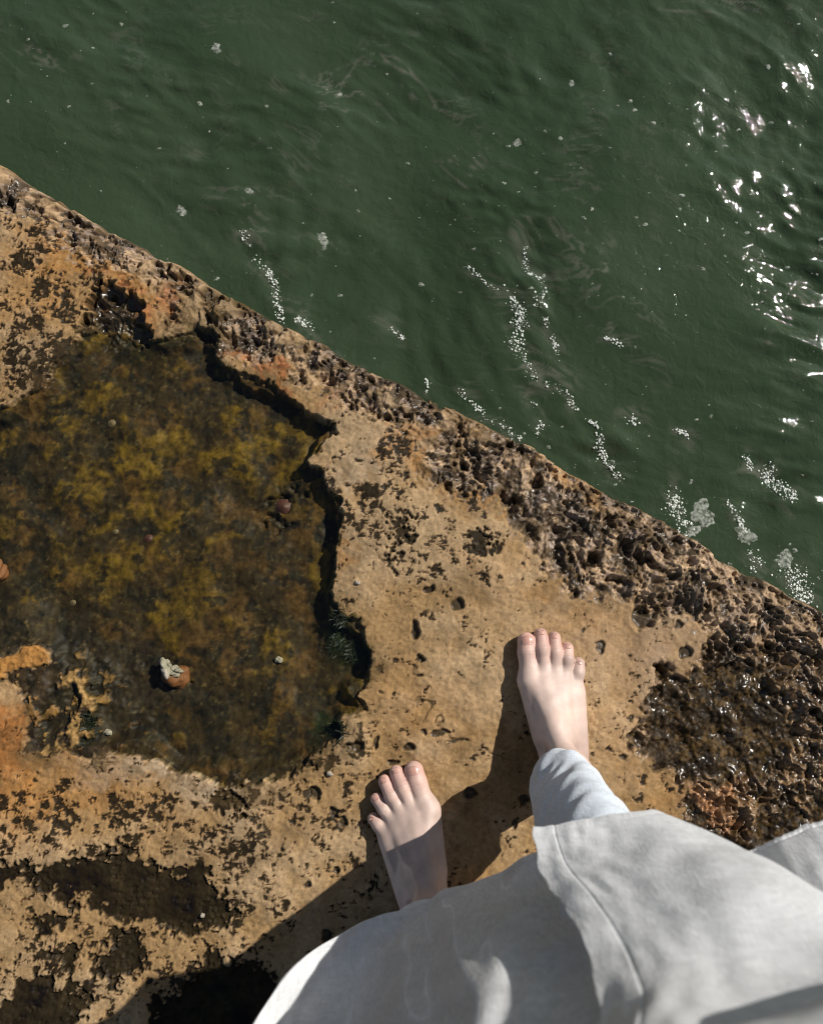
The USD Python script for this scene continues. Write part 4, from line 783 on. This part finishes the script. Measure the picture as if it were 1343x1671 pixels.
B = [[(1085, 1380, .37), (1150, 1386, .395), (1192, 1391, .40), (1232, 1389, .40), (1272, 1375, .41), (1310, 1357, .41), (1343, 1346, .41), (1420, 1347, .40), ("p", .46, -.32, .40), ("p", .40, -.50, .40), ("p", .22, -.58, .40), ("p", .02, -.58, .41), ("p", -.12, -.50, .42), ("p", -.16, -.40, .44)],
     [(1120, 1430, .42), (1170, 1436, .43), (1215, 1440, .44), (1260, 1440, .445), (1300, 1430, .46), (1345, 1415, .47), (1390, 1405, .47), (1460, 1410, .46), ("p", .43, -.33, .50), ("p", .37, -.50, .50), ("p", .21, -.565, .50), ("p", .02, -.565, .51), ("p", -.11, -.49, .52), ("p", -.14, -.41, .53)],
     [("p", .27, -.25, .72), ("p", .29, -.27, .72), ("p", .305, -.285, .72), ("p", .315, -.30, .72), ("p", .325, -.32, .72), ("p", .33, -.34, .72), ("p", .335, -.36, .72), ("p", .335, -.40, .72), ("p", .33, -.45, .73), ("p", .27, -.52, .74), ("p", .17, -.54, .74), ("p", .04, -.54, .74), ("p", -.07, -.49, .72), ("p", -.105, -.43, .70)],
     [("p", .30, -.385, 1.0), ("p", .30, -.395, 1.0), ("p", .30, -.405, 1.0), ("p", .298, -.415, 1.0), ("p", .295, -.425, 1.0), ("p", .29, -.435, 1.0), ("p", .285, -.445, 1.0), ("p", .28, -.455, 1.0), ("p", .26, -.47, 1.0), ("p", .21, -.485, 1.0), ("p", .14, -.49, 1.0), ("p", .04, -.49, 1.0), ("p", -.06, -.465, 1.0), ("p", -.10, -.41, 1.03)],
     [("p", .29, -.40, 1.33), ("p", .285, -.402, 1.335), ("p", .28, -.404, 1.34), ("p", .27, -.406, 1.345), ("p", .26, -.408, 1.35), ("p", .25, -.41, 1.355), ("p", .24, -.412, 1.36), ("p", .23, -.415, 1.365), ("p", .20, -.42, 1.375), ("p", .16, -.425, 1.39), ("p", .11, -.425, 1.39), ("p", .04, -.42, 1.38), ("p", -.05, -.415, 1.36), ("p", -.095, -.40, 1.33)]]
Pg, tt, ss = sheet(B, 200, 300, k=2, kt=1)
n_ = normals(Pg); TT, SS = np.meshgrid(tt, ss, indexing="ij"); vis = step(-TT, -3, -2)
Pg = Pg + n_ * (0.003 * n2(TT * .05, SS * .05, 0.05, 280) + 0.0006 * n2(TT * .03, SS * .05, 0.02, 281) - 0.001 * np.exp(-((TT - 0.10) / 0.02) ** 2))[..., None] * vis[..., None]
Pg[:, :, 2] += 0.0016 * n2(0 * TT, SS * .1, 0.014, 282) * np.exp(-TT / .1)
shell(Pg, 0.0014 + 0.001 * (TT < 0.08), "back_panel", M_SHIRT, False, shirt)
for s in (1, -1):
    sh = np.array([0.098 + 0.180 * s, -0.378, 1.325]); el = np.array([0.098 + 0.240 * s, -0.33, 1.055]); wr = np.array([0.03 + 0.095 * s, -0.11, 1.185])
    path = np.array([sh, lerp(sh, el, .5), el - [0, .004, .006], lerp(el, wr, .35), lerp(el, wr, .85)]); rad = [.070, .066, .058, .054, .046]
    tv = np.linspace(0, 4, 60); pc = np.stack([PchipInterpolator(range(5), path[:, i])(tv) for i in range(3)], -1); rc = np.interp(tv, range(5), rad)
    tg = np.gradient(pc, axis=0); tg /= np.linalg.norm(tg, axis=1, keepdims=True); e1 = np.cross(tg, [1.0, 0.2, 0]); e1 /= np.linalg.norm(e1, axis=1, keepdims=True); e2 = np.cross(tg, e1)
    th = np.arange(48) / 48 * 2 * math.pi; wv = rc[:, None] * (1 + .06 * n2(tv[:, None] * .05 + 0 * th, np.cos(th) * .03 + np.sin(th) * .02 + 0 * tv[:, None], 0.02, 290))
    Ps = pc[:, None] + e1[:, None] * (np.cos(th) * wv)[..., None] + e2[:, None] * (np.sin(th) * wv)[..., None]
    shell(Ps, .0016, "sleeve", M_SHIRT, True, shirt)
th = np.arange(48) / 48 * 2 * math.pi; hh = np.linspace(0, 1, 8)[:, None]
Pc = np.stack([.098 + np.cos(th) * (.085 - .015 * hh), -.375 + np.sin(th) * (.07 - .012 * hh) + .015 * hh, 1.35 + .045 * hh - .02 * np.sin(th) + 0 * th], -1)
shell(Pc[:, ::-1], .003, "collar", M_SHIRT, True, shirt)
#END#
# ---------------------------------------------------------------- stones, shells and weed in and round the pool
def lump(r, seed, sq=(1, 1, .75), rough=.25, sub=3):
    m = trimesh.creation.icosphere(sub, 1.0); v = np.array(m.vertices)
    k = 1 + rough * n2(v[:, 0] + v[:, 2] * .7, v[:, 1] - v[:, 2] * .4, .8, seed) + rough * .5 * n2(v[:, 0] - v[:, 2], v[:, 1] + v[:, 2], .35, seed + 1)
    return v * k[:, None] * r * np.array(sq), np.array(m.faces)
def limpet(r, h_, seed, n=30):
    g = np.random.default_rng(seed); a = np.arange(n) / n * 2 * math.pi; v, f = [[0.1 * r, 0, h_]], []
    for k in range(1, 8):
        t = k / 7; w = r * t * (1 + (.05 * np.cos(a * 10) + .03 * g.uniform(-1, 1, n)) * t)
        v += [[w[i] * math.cos(a[i]) + .1 * r * (1 - t), w[i] * .88 * math.sin(a[i]), h_ * (1 - t ** 1.4) + .06 * h_ * math.sin(t * 22)] for i in range(n)]
    f += [[0, 1 + j, 1 + (j + 1) % n] for j in range(n)]
    for k in range(6):
        for j in range(n):
            p_, q_ = 1 + k * n + j, 1 + k * n + (j + 1) % n; f += [[p_, p_ + n, q_ + n], [p_, q_ + n, q_]]
    return np.array(v), np.array(f)
def place(vf, a, b, up=0.0):
    p = at(a, b, -0.03 if ndimage.map_coordinates(outline(POOL), [[(b - Y0) / S], [(a - X0) / S]], order=1)[0] > 6 else 0.0)
    return vf[0] + [p[0], p[1], ground_z(p[0], p[1], 5) + up], vf[1]
w = thing("crusted_stone", "rust brown stone crusted with white beside a dark hole in the pool", "stone")
obj("rust_base", place(lump(.017, 501, (1, .9, .8)), 288, 1102, .006), M_RUST, w)
obj("white_crust", place(lump(.0105, 503, (.9, 1.1, .9), .35), 277, 1088, .018), M_WHITE, w); obj("white_crust", place(lump(.0075, 505, (1.1, .9, .9), .35), 292, 1094, .018), M_WHITE, w)
tag(obj("limpet_shell", place(limpet(.015, .009, 507), 463, 828, .001), M_RED), "dark red limpet shell above a hole in the upper right of the pool", "limpet")
tag(obj("red_stone", place(lump(.016, 509), -1, 936, .006), M_RUST), "orange red stone cut off by the left frame edge in the pool", "stone")
for i, (a, b, r, lab) in enumerate(((457, 1077, .0055, "small white pebble at the lower right of the pool floor"), (182, 1194, .0052, "small white pebble near the pool's lower left shore"),
        (584, 951, .0036, "tiny white pebble on the tan rock right of the pool"), (538, 1263, .0040, "tiny pale pebble on the rock below the pool's lower right corner"), (329, 1496, .0034, "tiny white pebble on the large dark film patch"))):
    tag(obj("white_pebble", place(lump(r, 511 + 2 * i, (1, .85, .7), .18), a, b, r * .4), M_WHITE), lab, "pebble", "white pebbles about the pool")
for i, (a, b, r, lab) in enumerate(((191, 868, .0052, "small brown snail shell in the upper left middle of the pool"), (245, 880, .0085, "round dark limpet near the centre of the pool"), (121, 983, .0065, "pale ringed limpet at the left of the pool"),
        (261, 1515, .0062, "grey limpet at the lower edge of the large dark film patch"), (188, 694, .0080, "reddish brown limpet in the mustard weed of the upper pool"))):
    tag(obj("limpet_shell", place(limpet(r * .9, r * .38, 531 + i), a, b, -.0003), M_SHELL if i != 1 else M_RED), lab, "limpet")
TUFTS = [(556, 1016, 14, "bright green weed tuft at the corner of the pool's right wall"), (548, 1046, 16, "dark green weed tuft below the corner of the pool's right wall"), (575, 1062, 12, "green weed tuft outermost on the pool's right rim"),
         (552, 1192, 12, "green weed tuft in the pool's lower right corner"), (150, 1176, 8, "small green weed tuft beside the thin rock ridge")]
for i, (a, b, r, lab) in enumerate(TUFTS):
    g = np.random.default_rng(560 + i); parts = []
    for k in range(110):
        q_ = at(a + g.normal(0, r * .55), b + g.normal(0, r * .7), -.02)[:2]; zz_ = ground_z(*q_); th_, ln, wd = g.uniform(0, 6.28), g.uniform(.006, .014), g.uniform(.0005, .0011)
        dr_ = np.array([math.cos(th_), math.sin(th_), 0]); sd2 = np.array([-dr_[1], dr_[0], 0]); P_ = []
        for t in (0, .35, .7, 1):
            c_ = np.array([q_[0], q_[1], zz_]) + dr_ * ln * t + np.array([0, 0, .006 * math.sin(t * 2.4) + .0006]); P_ += [c_ - sd2 * wd * (1.05 - t), c_ + sd2 * wd * (1.05 - t)]
        parts.append((np.array(P_), np.array([[0, 2, 3], [0, 3, 1], [2, 4, 5], [2, 5, 3], [4, 6, 7], [4, 7, 5]])))
    tag(obj("green_weed", joined(parts), M_ALGA), lab, "seaweed", "weed tufts on the pool's rim")
